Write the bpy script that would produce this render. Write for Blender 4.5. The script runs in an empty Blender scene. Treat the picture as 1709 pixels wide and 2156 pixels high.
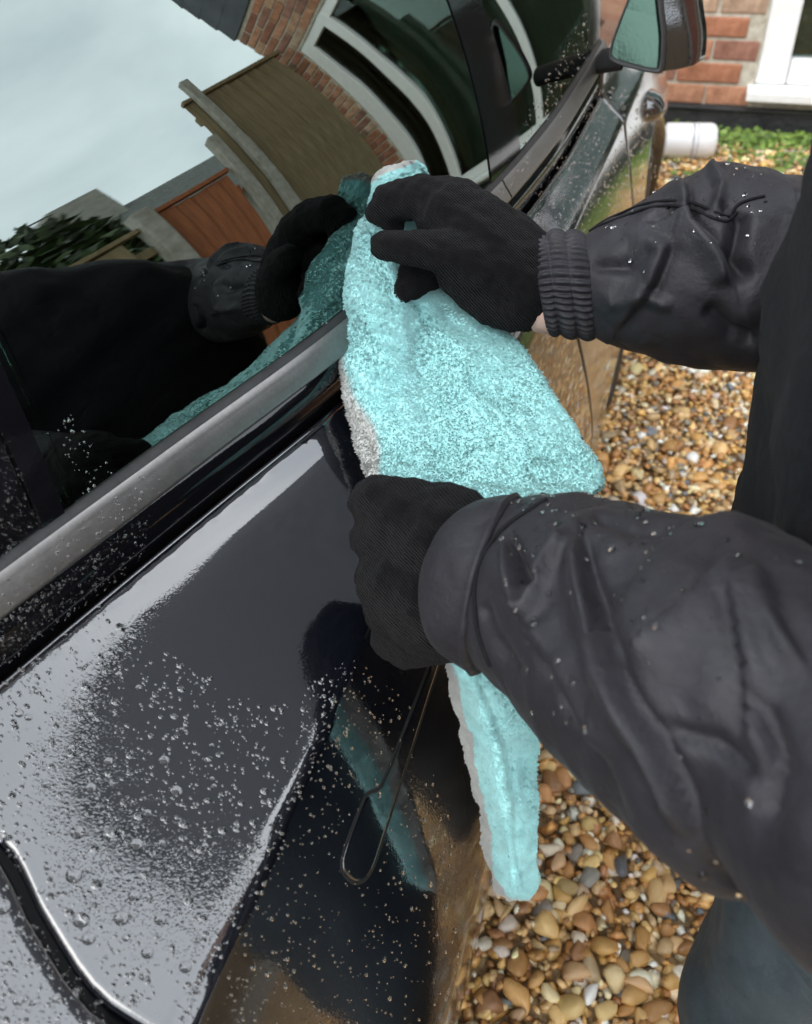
import bpy, bmesh, math, random
import numpy as np
random.seed(7); rng = np.random.default_rng(11)
D = bpy.data
col = bpy.context.scene.collection
scene = bpy.context.scene
R = math.radians

# ------------------------------------------------------------------ camera
# pixel units of the 1709 x 2156 view of the photograph; world: car along +Y, its flank faces +X
F = 1880.0; CX, CY = 854.5, 1078.0
EYE = np.array([0.0, 0.0, 1.40])
_vp = (1650.0, -680.0); _roll = R(-2.5)
_Y = np.array([_vp[0]-CX, _vp[1]-CY, F]); _Y /= np.linalg.norm(_Y)
_g = np.array([0.0, F, CY-_vp[1]]); _g /= np.linalg.norm(_g)
_g = _g*math.cos(_roll)+np.cross(_Y, _g)*math.sin(_roll)
_Z = -_g; _X = np.cross(_Y, _Z)
M3 = np.array([_X, _Y, _Z])            # camera coords (right, down, forward) -> world

def ray(px, py):
    v = np.array([px-CX, py-CY, F]); v /= np.linalg.norm(v)
    return M3 @ v
def P(px, py, d): return EYE+ray(px, py)*d
def proj(p):
    c = (np.asarray(p, float)-EYE) @ M3
    return CX+F*c[..., 0]/c[..., 2], CY+F*c[..., 1]/c[..., 2]
def at_z(px, py, z):
    d = ray(px, py); return EYE+d*(z-EYE[2])/d[2]
def at_y(px, py, y):
    d = ray(px, py); return EYE+d*y/d[1]

from mathutils import Matrix, Vector
cam = D.cameras.new('camera'); camo = D.objects.new('camera', cam); col.objects.link(camo)
cam.sensor_fit = 'HORIZONTAL'; cam.sensor_width = 36.0; cam.lens = F/1709.0*36.0
cam.clip_start = 0.02; cam.clip_end = 300
r_, d_, f_ = M3[:, 0], M3[:, 1], M3[:, 2]
camo.matrix_world = Matrix(((r_[0], -d_[0], -f_[0], EYE[0]), (r_[1], -d_[1], -f_[1], EYE[1]), (r_[2], -d_[2], -f_[2], EYE[2]), (0, 0, 0, 1)))
cam.dof.use_dof = True; cam.dof.focus_distance = 0.80; cam.dof.aperture_fstop = 9.5
scene.camera = camo
scene.render.resolution_x = 812; scene.render.resolution_y = 1024

# ------------------------------------------------------------------ sky, sun, exposure
SUN_EL, SUN_ROT = 48.0, 215.0
w = D.worlds.new('World'); scene.world = w; w.use_nodes = True
nt = w.node_tree; nt.nodes.clear()
out = nt.nodes.new('ShaderNodeOutputWorld'); bg = nt.nodes.new('ShaderNodeBackground')
sky = nt.nodes.new('ShaderNodeTexSky'); sky.sky_type = 'NISHITA'; sky.sun_disc = False
sky.sun_elevation = R(SUN_EL); sky.sun_rotation = R(SUN_ROT); sky.dust_density = 3.0
tc = nt.nodes.new('ShaderNodeTexCoord'); mp = nt.nodes.new('ShaderNodeMapping'); mp.inputs['Scale'].default_value = (1, 1, 2.2)
ns = nt.nodes.new('ShaderNodeTexNoise'); ns.inputs['Scale'].default_value = 1.9; ns.inputs['Detail'].default_value = 6; ns.inputs['Roughness'].default_value = .5
cr = nt.nodes.new('ShaderNodeValToRGB')
cr.color_ramp.elements[0].position = .3; cr.color_ramp.elements[0].color = (8.0, 8.7, 9.6, 1)
cr.color_ramp.elements[1].position = .7; cr.color_ramp.elements[1].color = (13.8, 14.4, 15.0, 1)
mx = nt.nodes.new('ShaderNodeMix'); mx.data_type = 'RGBA'; mx.inputs[0].default_value = .9
L = nt.links.new
L(tc.outputs['Generated'], mp.inputs['Vector']); L(mp.outputs['Vector'], ns.inputs['Vector']); L(ns.outputs['Fac'], cr.inputs['Fac'])
L(sky.outputs['Color'], mx.inputs[6]); L(cr.outputs['Color'], mx.inputs[7]); L(mx.outputs[2], bg.inputs['Color'])
bg.inputs['Strength'].default_value = .12; L(bg.outputs['Background'], out.inputs['Surface'])
sl = D.lights.new('sun', 'SUN'); sl.energy = .6; sl.angle = R(40); sl.color = (1, .96, .9)
so = D.objects.new('sun', sl); col.objects.link(so)
az = R(SUN_ROT); el = R(SUN_EL)
sd = Vector((math.sin(az)*math.cos(el), math.cos(az)*math.cos(el), math.sin(el)))
so.rotation_euler = (-sd).to_track_quat('-Z', 'Y').to_euler()
vs = scene.view_settings; vs.view_transform = 'Standard'; vs.look = 'None'; vs.gamma = 1; vs.exposure = 1.15; vs.use_curve_mapping = False
scene.cycles.max_bounces = 10; scene.cycles.transparent_max_bounces = 12; scene.cycles.transmission_bounces = 8
scene.cycles.caustics_reflective = False; scene.cycles.caustics_refractive = False

# ------------------------------------------------------------------ helpers
def tag(o, label=None, cat=None, group=None, kind=None):
    if label: o['label'] = label
    if cat: o['category'] = cat
    if group: o['group'] = group
    if kind: o['kind'] = kind
    return o
def empty(name, loc, label=None, cat=None, group=None):
    o = D.objects.new(name, None); o.location = loc; o.empty_display_size = .05; col.objects.link(o)
    return tag(o, label, cat, group)
def link(name, me, mat=None, parent=None):
    if mat is not None and len(me.materials) == 0: me.materials.append(mat)
    o = D.objects.new(name, me); col.objects.link(o)
    if parent is not None:
        o.parent = parent; o.matrix_parent_inverse = world_of(parent).inverted()
    return o
def world_of(o):
    m = Matrix.LocRotScale(o.location, o.rotation_euler, o.scale)
    return world_of(o.parent) @ o.matrix_parent_inverse @ m if o.parent else m
def mesh(name, V, Fc, smooth=True):
    me = D.meshes.new(name); me.from_pydata([tuple(map(float, v)) for v in V], [], [tuple(map(int, f)) for f in Fc])
    if smooth: me.polygons.foreach_set('use_smooth', np.ones(len(me.polygons), bool))
    me.update(); return me
def fastmesh(name, V, T, smooth=True, colors=None):
    """triangle mesh straight from numpy arrays; colors = per-vertex rgb"""
    V = np.asarray(V, np.float32); T = np.asarray(T, np.int32)
    me = D.meshes.new(name); me.vertices.add(len(V)); me.vertices.foreach_set('co', V.ravel())
    me.loops.add(T.size); me.loops.foreach_set('vertex_index', T.ravel())
    me.polygons.add(len(T)); me.polygons.foreach_set('loop_start', np.arange(0, T.size, 3, dtype=np.int32))
    me.polygons.foreach_set('loop_total', np.full(len(T), 3, np.int32))
    me.polygons.foreach_set('use_smooth', np.full(len(T), smooth, bool))
    if colors is not None:
        a = me.attributes.new('tint', 'FLOAT_COLOR', 'POINT')
        c4 = np.ones((len(V), 4), np.float32); c4[:, :3] = colors; a.data.foreach_set('color', c4.ravel())
    me.update(); me.validate(); return me
def gridfaces(n, m, closed=False, flip=False):
    fs = []
    mm = m if closed else m-1
    for i in range(n-1):
        for j in range(mm):
            a, b, c, d = i*m+j, i*m+(j+1) % m, (i+1)*m+(j+1) % m, (i+1)*m+j
            fs.append((a, d, c, b) if flip else (a, b, c, d))
    return fs
def box(name, lo, hi, mat, parent=None, bevel=.0, rot=None):
    bm = bmesh.new(); bmesh.ops.create_cube(bm, size=1)
    lo = np.array(lo, float); hi = np.array(hi, float); s = hi-lo; c = (lo+hi)/2
    for v in bm.verts: v.co = Vector((v.co.x*s[0], v.co.y*s[1], v.co.z*s[2]))
    if bevel: bmesh.ops.bevel(bm, geom=bm.edges[:], offset=bevel, segments=2, affect='EDGES', profile=.6)
    for v in bm.verts: v.co += Vector(c)
    me = D.meshes.new(name); bm.to_mesh(me); bm.free()
    return link(name, me, mat, parent)
def wob(p, s, seed=0):
    """cheap smooth noise in [-1,1] at points p (n,3)"""
    p = np.asarray(p, float)*s; r = np.random.default_rng(seed); o = 0
    for k in range(6):
        f = r.normal(size=3); f /= np.linalg.norm(f); f *= r.uniform(.7, 1.8)
        o = o+np.sin(p@f*6.283+r.uniform(0, 6.28)+.8*np.sin(p[..., [1, 2, 0]]@f*4.1+r.uniform(0, 6)))
    return o/3.2

# ------------------------------------------------------------------ materials
def mat(name, base=(.5, .5, .5), rough=.5, metal=0., spec=.5, ior=1.5, coat=0., coat_rough=.03, sheen=0., trans=0.):
    m = D.materials.new(name); m.use_nodes = True; b = m.node_tree.nodes['Principled BSDF']
    b.inputs['Base Color'].default_value = (*base, 1); b.inputs['Roughness'].default_value = rough
    b.inputs['Metallic'].default_value = metal; b.inputs['Specular IOR Level'].default_value = spec; b.inputs['IOR'].default_value = ior
    b.inputs['Coat Weight'].default_value = coat; b.inputs['Coat Roughness'].default_value = coat_rough
    b.inputs['Sheen Weight'].default_value = sheen; b.inputs['Transmission Weight'].default_value = trans
    return m
def N(m, t, **kw):
    n = m.node_tree.nodes.new(t)
    for k, v in kw.items(): setattr(n, k, v)
    return n
def bsdf(m): return m.node_tree.nodes['Principled BSDF']
def lk(m, a, b): m.node_tree.links.new(a, b)
def coords(m, scale=(1, 1, 1), kind='Object', rot=(0, 0, 0)):
    t = N(m, 'ShaderNodeTexCoord'); mp = N(m, 'ShaderNodeMapping'); mp.inputs['Scale'].default_value = scale; mp.inputs['Rotation'].default_value = rot
    lk(m, t.outputs[kind], mp.inputs['Vector']); return mp.outputs['Vector']
def noise(m, vec, scale, detail=4, rough=.55):
    n = N(m, 'ShaderNodeTexNoise'); n.inputs['Scale'].default_value = scale; n.inputs['Detail'].default_value = detail; n.inputs['Roughness'].default_value = rough
    lk(m, vec, n.inputs['Vector']); return n.outputs['Fac']
def ramp(m, fac, stops):
    r = N(m, 'ShaderNodeValToRGB'); e = r.color_ramp.elements
    while len(e) < len(stops): e.new(.5)
    for x, (p, c) in zip(e, stops): x.position = p; x.color = (*c, 1) if len(c) == 3 else c
    lk(m, fac, r.inputs['Fac']); return r.outputs['Color']
def bump(m, h, strength, dist=.01, prev=None):
    b = N(m, 'ShaderNodeBump'); b.inputs['Strength'].default_value = strength; b.inputs['Distance'].default_value = dist
    lk(m, h, b.inputs['Height'])
    if prev is not None: lk(m, prev, b.inputs['Normal'])
    return b.outputs['Normal']
def g3(v): return (v, v, v)
def noisy(m, scale, stops, rscale=None, rstops=None, bstr=0, bscale=None, bdist=.01, svec=(1, 1, 1)):
    v = coords(m, svec); f = noise(m, v, scale)
    lk(m, ramp(m, f, stops), bsdf(m).inputs['Base Color'])
    if rstops:
        q = ramp(m, noise(m, v, rscale or scale), [(a, g3(b)) for a, b in rstops]); lk(m, q, bsdf(m).inputs['Roughness'])
    if bstr: lk(m, bump(m, noise(m, v, bscale or scale*4), bstr, bdist), bsdf(m).inputs['Normal'])
    return m

# wet black paint: fine beading and drying streaks give the unwiped side of the door its haze
def wet_paint(name, wiped):
    m = mat(name, (.0030, .0038, .0062), .2, 0, .25, 1.5, 1.0, .015); bsdf(m).inputs['Coat IOR'].default_value = 2.1
    b = bsdf(m); v = coords(m)
    sep = N(m, 'ShaderNodeSeparateXYZ'); lk(m, v, sep.inputs['Vector'])
    def beadtex(sc):      # tiny standing beads
        vo = N(m, 'ShaderNodeTexVoronoi'); vo.inputs['Scale'].default_value = sc; lk(m, v, vo.inputs['Vector'])
        mr_ = N(m, 'ShaderNodeMapRange'); mr_.inputs[1].default_value = .12; mr_.inputs[2].default_value = .5; mr_.inputs[3].default_value = 1.; mr_.inputs[4].default_value = 0.; lk(m, vo.outputs['Distance'], mr_.inputs[0]); return mr_.outputs[0]
    fine = beadtex(620); mid = beadtex(280); big = noise(m, v, 9, 4)
    streak = noise(m, coords(m, (14, 60, 5)), 4, 3)
    # mask: 1 = still wet
    add = N(m, 'ShaderNodeMath', operation='ADD'); lk(m, big, add.inputs[0]); lk(m, streak, add.inputs[1])
    wet = ramp(m, add.outputs[0], [(.75/2, g3(.25)), (1.15/2*1.0, g3(1.))])
    ma = N(m, 'ShaderNodeMath', operation='MULTIPLY'); ma.inputs[1].default_value = .5; lk(m, add.outputs[0], ma.inputs[0])
    m.node_tree.links.remove(wet.node.inputs['Fac'].links[0]); lk(m, ma.outputs[0], wet.node.inputs['Fac'])
    if wiped:   # towel has passed over the upper front of the rear door
        g = N(m, 'ShaderNodeVectorMath', operation='DOT_PRODUCT'); g.inputs[1].default_value = (0, 1.0, .75)
        lk(m, v, g.inputs[0])
        warp = N(m, 'ShaderNodeMath', operation='MULTIPLY_ADD'); warp.inputs[1].default_value = .16; lk(m, big, warp.inputs[0]); lk(m, g.outputs['Value'], warp.inputs[2])
        wr = N(m, 'ShaderNodeMapRange'); wr.inputs[1].default_value = 1.10; wr.inputs[2].default_value = 1.22; wr.inputs[3].default_value = 1.0; wr.inputs[4].default_value = .12
        lk(m, warp.outputs[0], wr.inputs[0])
        mm = N(m, 'ShaderNodeMath', operation='MULTIPLY'); lk(m, wet, mm.inputs[0]); lk(m, wr.outputs[0], mm.inputs[1]); wet = mm.outputs[0]
    mr = N(m, 'ShaderNodeMapRange'); mr.inputs[3].default_value = .012; mr.inputs[4].default_value = .05; lk(m, wet, mr.inputs[0])
    lk(m, mr.outputs[0], b.inputs['Coat Roughness'])
    bs = N(m, 'ShaderNodeMath', operation='MULTIPLY'); bs.inputs[1].default_value = .05; lk(m, wet, bs.inputs[0])
    ad = N(m, 'ShaderNodeMath', operation='ADD'); lk(m, fine, ad.inputs[0]); lk(m, mid, ad.inputs[1])
    bn = N(m, 'ShaderNodeBump'); bn.inputs['Distance'].default_value = .0006; lk(m, bs.outputs[0], bn.inputs['Strength']); lk(m, ad.outputs[0], bn.inputs['Height'])
    lk(m, bn.outputs['Normal'], b.inputs['Normal']); lk(m, bn.outputs['Normal'], b.inputs['Coat Normal'])
    return m
PAINT_DOOR = wet_paint('black_paint_half_wiped', True)
PAINT = wet_paint('black_paint_wet', False)
STRIP = mat('satin_dark_trim', (.26, .25, .24), .4, .85); noisy(STRIP, 300, [(.3, (.235, .226, .217)), (.7, (.28, .27, .258))], 40, [(.3, .36), (.7, .44)])
GLOSSBLK = mat('gloss_black_trim', (.004, .004, .005), .07, 0, .5, 1.55)
lk(GLOSSBLK, bump(GLOSSBLK, noise(GLOSSBLK, coords(GLOSSBLK), 300, 2), .05, .001), bsdf(GLOSSBLK).inputs['Normal'])
RUBBER = noisy(mat('black_rubber', (.012, .012, .012), .55), 60, [(.3, (.008, .008, .008)), (.7, (.02, .02, .02))], bstr=.2, bscale=300, bdist=.002)
SHADOWGAP = mat('gap_black', (.003, .003, .003), .8); noisy(SHADOWGAP, 30, [(.3, (.002,)*3), (.7, (.005,)*3)])
TYRE = noisy(mat('tyre_rubber', (.02, .02, .02), .7), 40, [(.3, (.012, .012, .012)), (.7, (.03, .03, .03))], bstr=.3, bscale=120)
RIM = noisy(mat('grey_alloy', (.2, .2, .21), .3, .9), 60, [(.3, (.16, .16, .17)), (.7, (.24, .24, .25))])
CABIN = noisy(mat('black_cabin_cloth', (.012, .012, .012), .7), 120, [(.3, (.008, .008, .008)), (.7, (.02, .02, .02))], bstr=.2)
def glass_mat(name, tint, ior, rough=0.):
    m = D.materials.new(name); m.use_nodes = True; t = m.node_tree; t.nodes.clear()
    o = N(m, 'ShaderNodeOutputMaterial'); tr = N(m, 'ShaderNodeBsdfTransparent'); tr.inputs[0].default_value = (*tint, 1)
    gl = N(m, 'ShaderNodeBsdfGlossy'); gl.inputs['Roughness'].default_value = rough; gl.inputs[0].default_value = (.84, .96, .90, 1)
    fr = N(m, 'ShaderNodeFresnel'); fr.inputs['IOR'].default_value = ior
    v = coords(m); nb = noise(m, v, 3.5, 2)
    bn = bump(m, nb, .03, .02); lk(m, bn, gl.inputs['Normal'])
    mxx = N(m, 'ShaderNodeMixShader'); lk(m, fr.outputs[0], mxx.inputs[0]); lk(m, tr.outputs[0], mxx.inputs[1]); lk(m, gl.outputs[0], mxx.inputs[2]); lk(m, mxx.outputs[0], o.inputs['Surface'])
    return m
GLASS = glass_mat('green_tinted_glass', (.12, .20, .17), 3.1, .012)
WATER = mat('water', (1, 1, 1), .0, 0, .5, 1.33, trans=1.)
lk(WATER, bump(WATER, noise(WATER, coords(WATER), 500, 1), .02, .0005), bsdf(WATER).inputs['Normal'])
def knit(name, base):
    m = mat(name, base, .95, sheen=.035, spec=.12); v = coords(m)
    wv = N(m, 'ShaderNodeTexWave', wave_type='BANDS', bands_direction='DIAGONAL'); wv.inputs['Scale'].default_value = 190; wv.inputs['Distortion'].default_value = 2.5; wv.inputs['Detail'].default_value = 2; wv.inputs['Detail Scale'].default_value = 2
    lk(m, v, wv.inputs['Vector'])
    n2 = noise(m, v, 900, 2); a = N(m, 'ShaderNodeMath', operation='ADD'); lk(m, wv.outputs['Fac'], a.inputs[0]); lk(m, n2, a.inputs[1])
    lk(m, bump(m, a.outputs[0], .9, .0018), bsdf(m).inputs['Normal'])
    lk(m, ramp(m, noise(m, v, 60, 5), [(.3, tuple(c*.7 for c in base)), (.7, tuple(c*1.5 for c in base))]), bsdf(m).inputs['Base Color'])
    bsdf(m).inputs['Sheen Roughness'].default_value = .4
    return m
GLOVE = knit('black_knit', (.0036, .0034, .0038))
def nylon(name, base, rough=.46):
    m = mat(name, base, rough, sheen=.03, spec=.42, ior=1.45); v = coords(m)
    lk(m, ramp(m, noise(m, v, 22, 6, .6), [(.3, tuple(c*.78 for c in base)), (.7, tuple(c*1.25 for c in base))]), bsdf(m).inputs['Base Color'])
    lk(m, ramp(m, noise(m, v, 35, 5), [(.35, g3(rough-.1)), (.65, g3(rough+.12))]), bsdf(m).inputs['Roughness'])
    b1 = bump(m, noise(m, v, 1500, 1), .5, .0005); b2 = bump(m, noise(m, v, 24, 7, .66), .55, .005, b1)
    ab = N(m, 'ShaderNodeMath', operation='SUBTRACT'); ab.inputs[1].default_value = .5; lk(m, noise(m, v, 11, 3, .5), ab.inputs[0])
    ab2 = N(m, 'ShaderNodeMath', operation='ABSOLUTE'); lk(m, ab.outputs[0], ab2.inputs[0]); cre = ramp(m, ab2.outputs[0], [(0., g3(0.)), (.055, g3(1.))])
    b3 = bump(m, cre, .22, .004, b2)
    lk(m, b3, bsdf(m).inputs['Normal']); return m
JACKET_SHADED = nylon('black_jacket_nylon_shaded', (.0055, .0053, .0065), .75); bsdf(JACKET_SHADED).inputs['Specular IOR Level'].default_value = .18; bsdf(JACKET_SHADED).inputs['Sheen Weight'].default_value = .01  # same jacket nylon, darkened to paint in the shade on the torso
JACKET = nylon('black_rain_jacket_nylon', (.0105, .0099, .0130), .56)
TROUSERS = nylon('blue_grey_rain_trousers', (.030, .044, .052), .65)
SKIN = noisy(mat('skin', (.55, .36, .29), .5), 60, [(.3, (.50, .31, .25)), (.7, (.60, .42, .35))], bstr=.1, bscale=400, bdist=.001)
BOOT = noisy(mat('dark_boot_leather', (.03, .025, .02), .6), 40, [(.3, (.02, .017, .014)), (.7, (.045, .035, .028))], bstr=.3)
WOOLHAT = knit('dark_wool_hat', (.012, .012, .014))
def tint_mat(name, rough, src, sheen=0., coat=0.):
    m = mat(name, (.5, .5, .5), rough, sheen=sheen, coat=coat, coat_rough=.12)
    if src == 'attr': n = N(m, 'ShaderNodeAttribute', attribute_name='tint'); c = n.outputs['Color']
    else: n = N(m, 'ShaderNodeObjectInfo'); c = n.outputs['Color']
    mixn = N(m, 'ShaderNodeMix', data_type='RGBA', blend_type='MULTIPLY'); mixn.inputs[0].default_value = 1
    lk(m, c, mixn.inputs[6]); return m, mixn
FIBRE, _mx = tint_mat('microfibre_pile', .85, 'attr', sheen=.3); lk(FIBRE, ramp(FIBRE, noise(FIBRE, coords(FIBRE), 90, 4), [(.3, g3(.82)), (.7, g3(1.12))]), _mx.inputs[7]); lk(FIBRE, _mx.outputs[2], bsdf(FIBRE).inputs['Base Color'])
def add_translucent(m, mixn, f):
    t = N(m, 'ShaderNodeBsdfTranslucent'); lk(m, mixn.outputs[2], t.inputs['Color']); ms = N(m, 'ShaderNodeMixShader'); ms.inputs[0].default_value = f
    o = [n for n in m.node_tree.nodes if n.type == 'OUTPUT_MATERIAL'][0]; lk(m, bsdf(m).outputs[0], ms.inputs[1]); lk(m, t.outputs[0], ms.inputs[2]); lk(m, ms.outputs[0], o.inputs['Surface'])
add_translucent(FIBRE, _mx, .3)
CLOTHBASE, _mx = tint_mat('microfibre_backing', .9, 'attr', sheen=.3); lk(CLOTHBASE, ramp(CLOTHBASE, noise(CLOTHBASE, coords(CLOTHBASE), 300, 4), [(.3, g3(.75)), (.7, g3(1.05))]), _mx.inputs[7]); lk(CLOTHBASE, _mx.outputs[2], bsdf(CLOTHBASE).inputs['Base Color'])
def stone_mat(name, src):
    m, mixn = tint_mat(name, .38, src, coat=.35); v = coords(m)
    lk(m, ramp(m, noise(m, v, 55, 6, .65), [(.25, g3(.55)), (.5, g3(1.)), (.75, g3(1.3))]), mixn.inputs[7]); lk(m, mixn.outputs[2], bsdf(m).inputs['Base Color'])
    lk(m, bump(m, noise(m, v, 120, 4), .35, .003), bsdf(m).inputs['Normal']); return m
STONE_A = stone_mat('wet_flint_pebbles', 'attr'); STONE_O = stone_mat('wet_flint_pebble', 'obj')
GRITM = noisy(mat('wet_grit', (.12, .085, .05), .6), 45, [(.3, (.16, .105, .05)), (.5, (.34, .225, .11)), (.7, (.5, .36, .2))], bstr=.6, bscale=60, bdist=.01)
MORTAR = noisy(mat('pale_lime_mortar', (.5, .46, .38), .9), 35, [(.3, (.36, .32, .24)), (.7, (.58, .54, .45))], bstr=.6, bscale=120, bdist=.006)
def brick_mat():
    m, mixn = tint_mat('red_stock_brick', .85, 'obj'); v = coords(m)
    fine = noise(m, coords(m, (5, 5, 60)), 6, 4)
    lk(m, ramp(m, noise(m, v, 22, 6, .65), [(.3, (.6, .55, .5)), (.55, (1., 1., 1.)), (.75, (1.35, 1.45, 1.5))]), mixn.inputs[7]); lk(m, mixn.outputs[2], bsdf(m).inputs['Base Color'])
    lk(m, bump(m, fine, .8, .006), bsdf(m).inputs['Normal']); return m
BRICK = brick_mat()
UPVC = noisy(mat('white_upvc', (.8, .8, .78), .35), 30, [(.3, (.74, .74, .72)), (.7, (.82, .82, .81))])
BLACKPAINTWALL = noisy(mat('black_bitumen_plinth', (.018, .018, .02), .55), 14, [(.3, (.012, .012, .014)), (.7, (.035, .035, .036))], bstr=.5, bscale=60)
PANE = glass_mat('house_window_glass', (.62, .70, .66), 1.7)
ROOM = mat('dim_room', (.05, .05, .045), .9); noisy(ROOM, 3, [(.3, (.03, .03, .03)), (.7, (.08, .075, .07))])
CURTAIN = noisy(mat('net_curtain', (.3, .33, .3), .9), 6, [(.3, (.24, .28, .25)), (.7, (.36, .40, .37))], svec=(6, 1, .3))
def wood(name, a, b):
    m = mat(name, a, .8); v = coords(m, (18, 18, 1.1))
    lk(m, ramp(m, noise(m, v, 5, 6, .6), [(.3, a), (.7, b)]), bsdf(m).inputs['Base Color'])
    lk(m, bump(m, noise(m, v, 9, 5), .4, .004), bsdf(m).inputs['Normal']); return m
FENCEW = wood('weathered_fence_board', (.13, .095, .05), (.26, .20, .11))
SHEDW = wood('terracotta_stained_board', (.22, .07, .028), (.36, .125, .05))
CONC = noisy(mat('concrete_post', (.34, .33, .29), .9), 18, [(.3, (.25, .24, .2)), (.7, (.4, .39, .35))], bstr=.5, bscale=80)
ADDED_SLATE = noisy(mat('added_blue_grey_slate', (.05, .056, .068), .6), 7, [(.3, (.035, .04, .05)), (.7, (.07, .077, .09))], bstr=.4, bscale=30)  # slate of the added upper storey, kept dark for the door's reflection
SLATE = noisy(mat('grey_roof_tiles', (.09, .095, .09), .8), 10, [(.3, (.06, .065, .06)), (.7, (.13, .135, .125))], bstr=.5)
RENDER = noisy(mat('grey_render', (.3, .3, .27), .9), 8, [(.3, (.24, .24, .21)), (.7, (.34, .34, .31))], bstr=.3)
LEAF, _mx = tint_mat('leaf', .55, 'attr'); lk(LEAF, ramp(LEAF, noise(LEAF, coords(LEAF), 20, 3), [(.3, g3(.75)), (.7, g3(1.2))]), _mx.inputs[7]); lk(LEAF, _mx.outputs[2], bsdf(LEAF).inputs['Base Color'])
BARK = noisy(mat('bark', (.08, .06, .04), .9), 20, [(.3, (.05, .04, .03)), (.7, (.12, .09, .06))], bstr=.6)
PLASTIC = noisy(mat('white_plastic', (.8, .8, .8), .3), 20, [(.3, (.76, .76, .77)), (.7, (.82, .82, .82))])
LABELM = noisy(mat('faded_label', (.45, .46, .5), .5), 90, [(.3, (.32, .33, .37)), (.7, (.58, .59, .62))], svec=(1, .2, 1))
MIRROR = mat('mirror_silver', (.07, .115, .09), .16, 1.); lk(MIRROR, bump(MIRROR, noise(MIRROR, coords(MIRROR), 200, 2), .05, .002), bsdf(MIRROR).inputs['Normal'])
REDPL = noisy(mat('red_plastic', (.5, .03, .025), .4), 30, [(.3, (.4, .02, .02)), (.7, (.55, .05, .04))])

# ------------------------------------------------------------------ ground
def ground_h(x, y):
    t = np.clip((np.asarray(y, float)-2.6)/.75, 0, 1); return .15*t*t*(3-2*t)
xs = np.concatenate([np.linspace(-60, -4, 12), np.linspace(-3, 4, 29), np.linspace(5, 60, 12)]); ys = np.concatenate([np.linspace(-60, -3, 12), np.linspace(-2, 4, 49), np.linspace(5, 90, 14)])
gx, gy = np.meshgrid(xs, ys, indexing='ij'); gz = ground_h(gx, gy)-.008
drive = link('gravel_drive', mesh('gravel_drive', np.stack([gx, gy, gz], -1).reshape(-1, 3), gridfaces(len(xs), len(ys), flip=True)), GRITM)
tag(drive, kind='structure')

PAL = np.array([[.50, .27, .085], [.40, .19, .06], [.58, .36, .15], [.30, .135, .05], [.62, .46, .26], [.44, .27, .12], [.20, .165, .13], [.52, .43, .33], [.66, .60, .50], [.12, .12, .125], [.36, .24, .13], [.47, .22, .07]])
PAL = PAL*np.array([1.0, 1.08, 1.12])
PW = np.array([.16, .13, .14, .09, .10, .13, .05, .07, .035, .025, .05, .02]); PW /= PW.sum()
def ico(sub):
    bm = bmesh.new(); bmesh.ops.create_icosphere(bm, subdivisions=sub, radius=1)
    V = np.array([v.co[:] for v in bm.verts]); T = np.array([[v.index for v in f.verts] for f in bm.faces]); bm.free(); return V, T
IV, IT = ico(2)
def pebble_shape(k):
    r = np.random.default_rng(100+k); V = IV.copy()
    for _ in range(8):      # knock flats onto the sphere like a broken flint
        n = r.normal(size=3); n /= np.linalg.norm(n); h = r.uniform(.42, .8); d = V@n
        V -= np.outer(np.clip(d-h, 0, None)*.85, n)
    V *= 1+.10*wob(V, .45, 50+k)[:, None]
    V *= np.array([1.12, r.uniform(.55, .85), r.uniform(.42, .66)]); return V
PEB = [pebble_shape(k) for k in range(9)]
def rotm(r):
    a = r.uniform(0, 6.283); t = r.normal(0, .33); b = r.normal(0, .3)
    m = Matrix.Rotation(a, 3, 'Z') @ Matrix.Rotation(t, 3, 'X') @ Matrix.Rotation(b, 3, 'Y'); return np.array(m)
stones = []
step = .0205
for layer in range(3):
    for ix in np.arange(-.34, 1.5, step):
        for iy in np.arange(-.35, 3.5, step):
            x = ix+rng.uniform(-.5, .5)*step; y = iy+rng.uniform(-.5, .5)*step
            if x < -.2 and y < 1.2: continue
            seen = -.2 < x < .52 and y > .25
            if not seen and (layer > 1 or (layer == 1 and not (x < 1.3 and .3 < y < 2.3)) or rng.random() < .38): continue
            if layer == 1 and rng.random() < .15: continue
            s = (.62 if layer == 2 else 1)*.0142*math.exp(rng.normal(0, .30)); s = min(s, .026)
            stones.append((x, y, float(ground_h(x, y))+(.000, .011, .007)[layer]+rng.uniform(-.003, .004), s, rng.integers(9), rng.choice(len(PAL), p=PW)))
ST = np.array([s[:3] for s in stones]); sx, sy = proj(ST); dist = np.linalg.norm(ST-EYE, axis=1)
vis = ((sx > 960) & (sx < 1720) & (sy > 1450) & (sy < 2200)) | ((sx > 1250) & (sx < 1560) & (sy > 760) & (sy < 1110))
score = np.where(vis, np.array([s[3] for s in stones])/dist*(1+.8*(ST[:, 2] > .008)), 0); near = set(np.argsort(-score)[:300].tolist())
pme = []
for k in range(9):
    me = fastmesh('pebble', PEB[k], IT); me.materials.append(STONE_O); pme.append(me)
Vs, Ts, Cs = [], [], []; off = 0
IV1, IT1 = ico(1)
PEB1 = []
for k in range(9):          # same stones, lighter mesh
    dd = ((IV1[:, None, :]-IV[None])**2).sum(-1).argmin(1); PEB1.append(PEB[k][dd])
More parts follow.
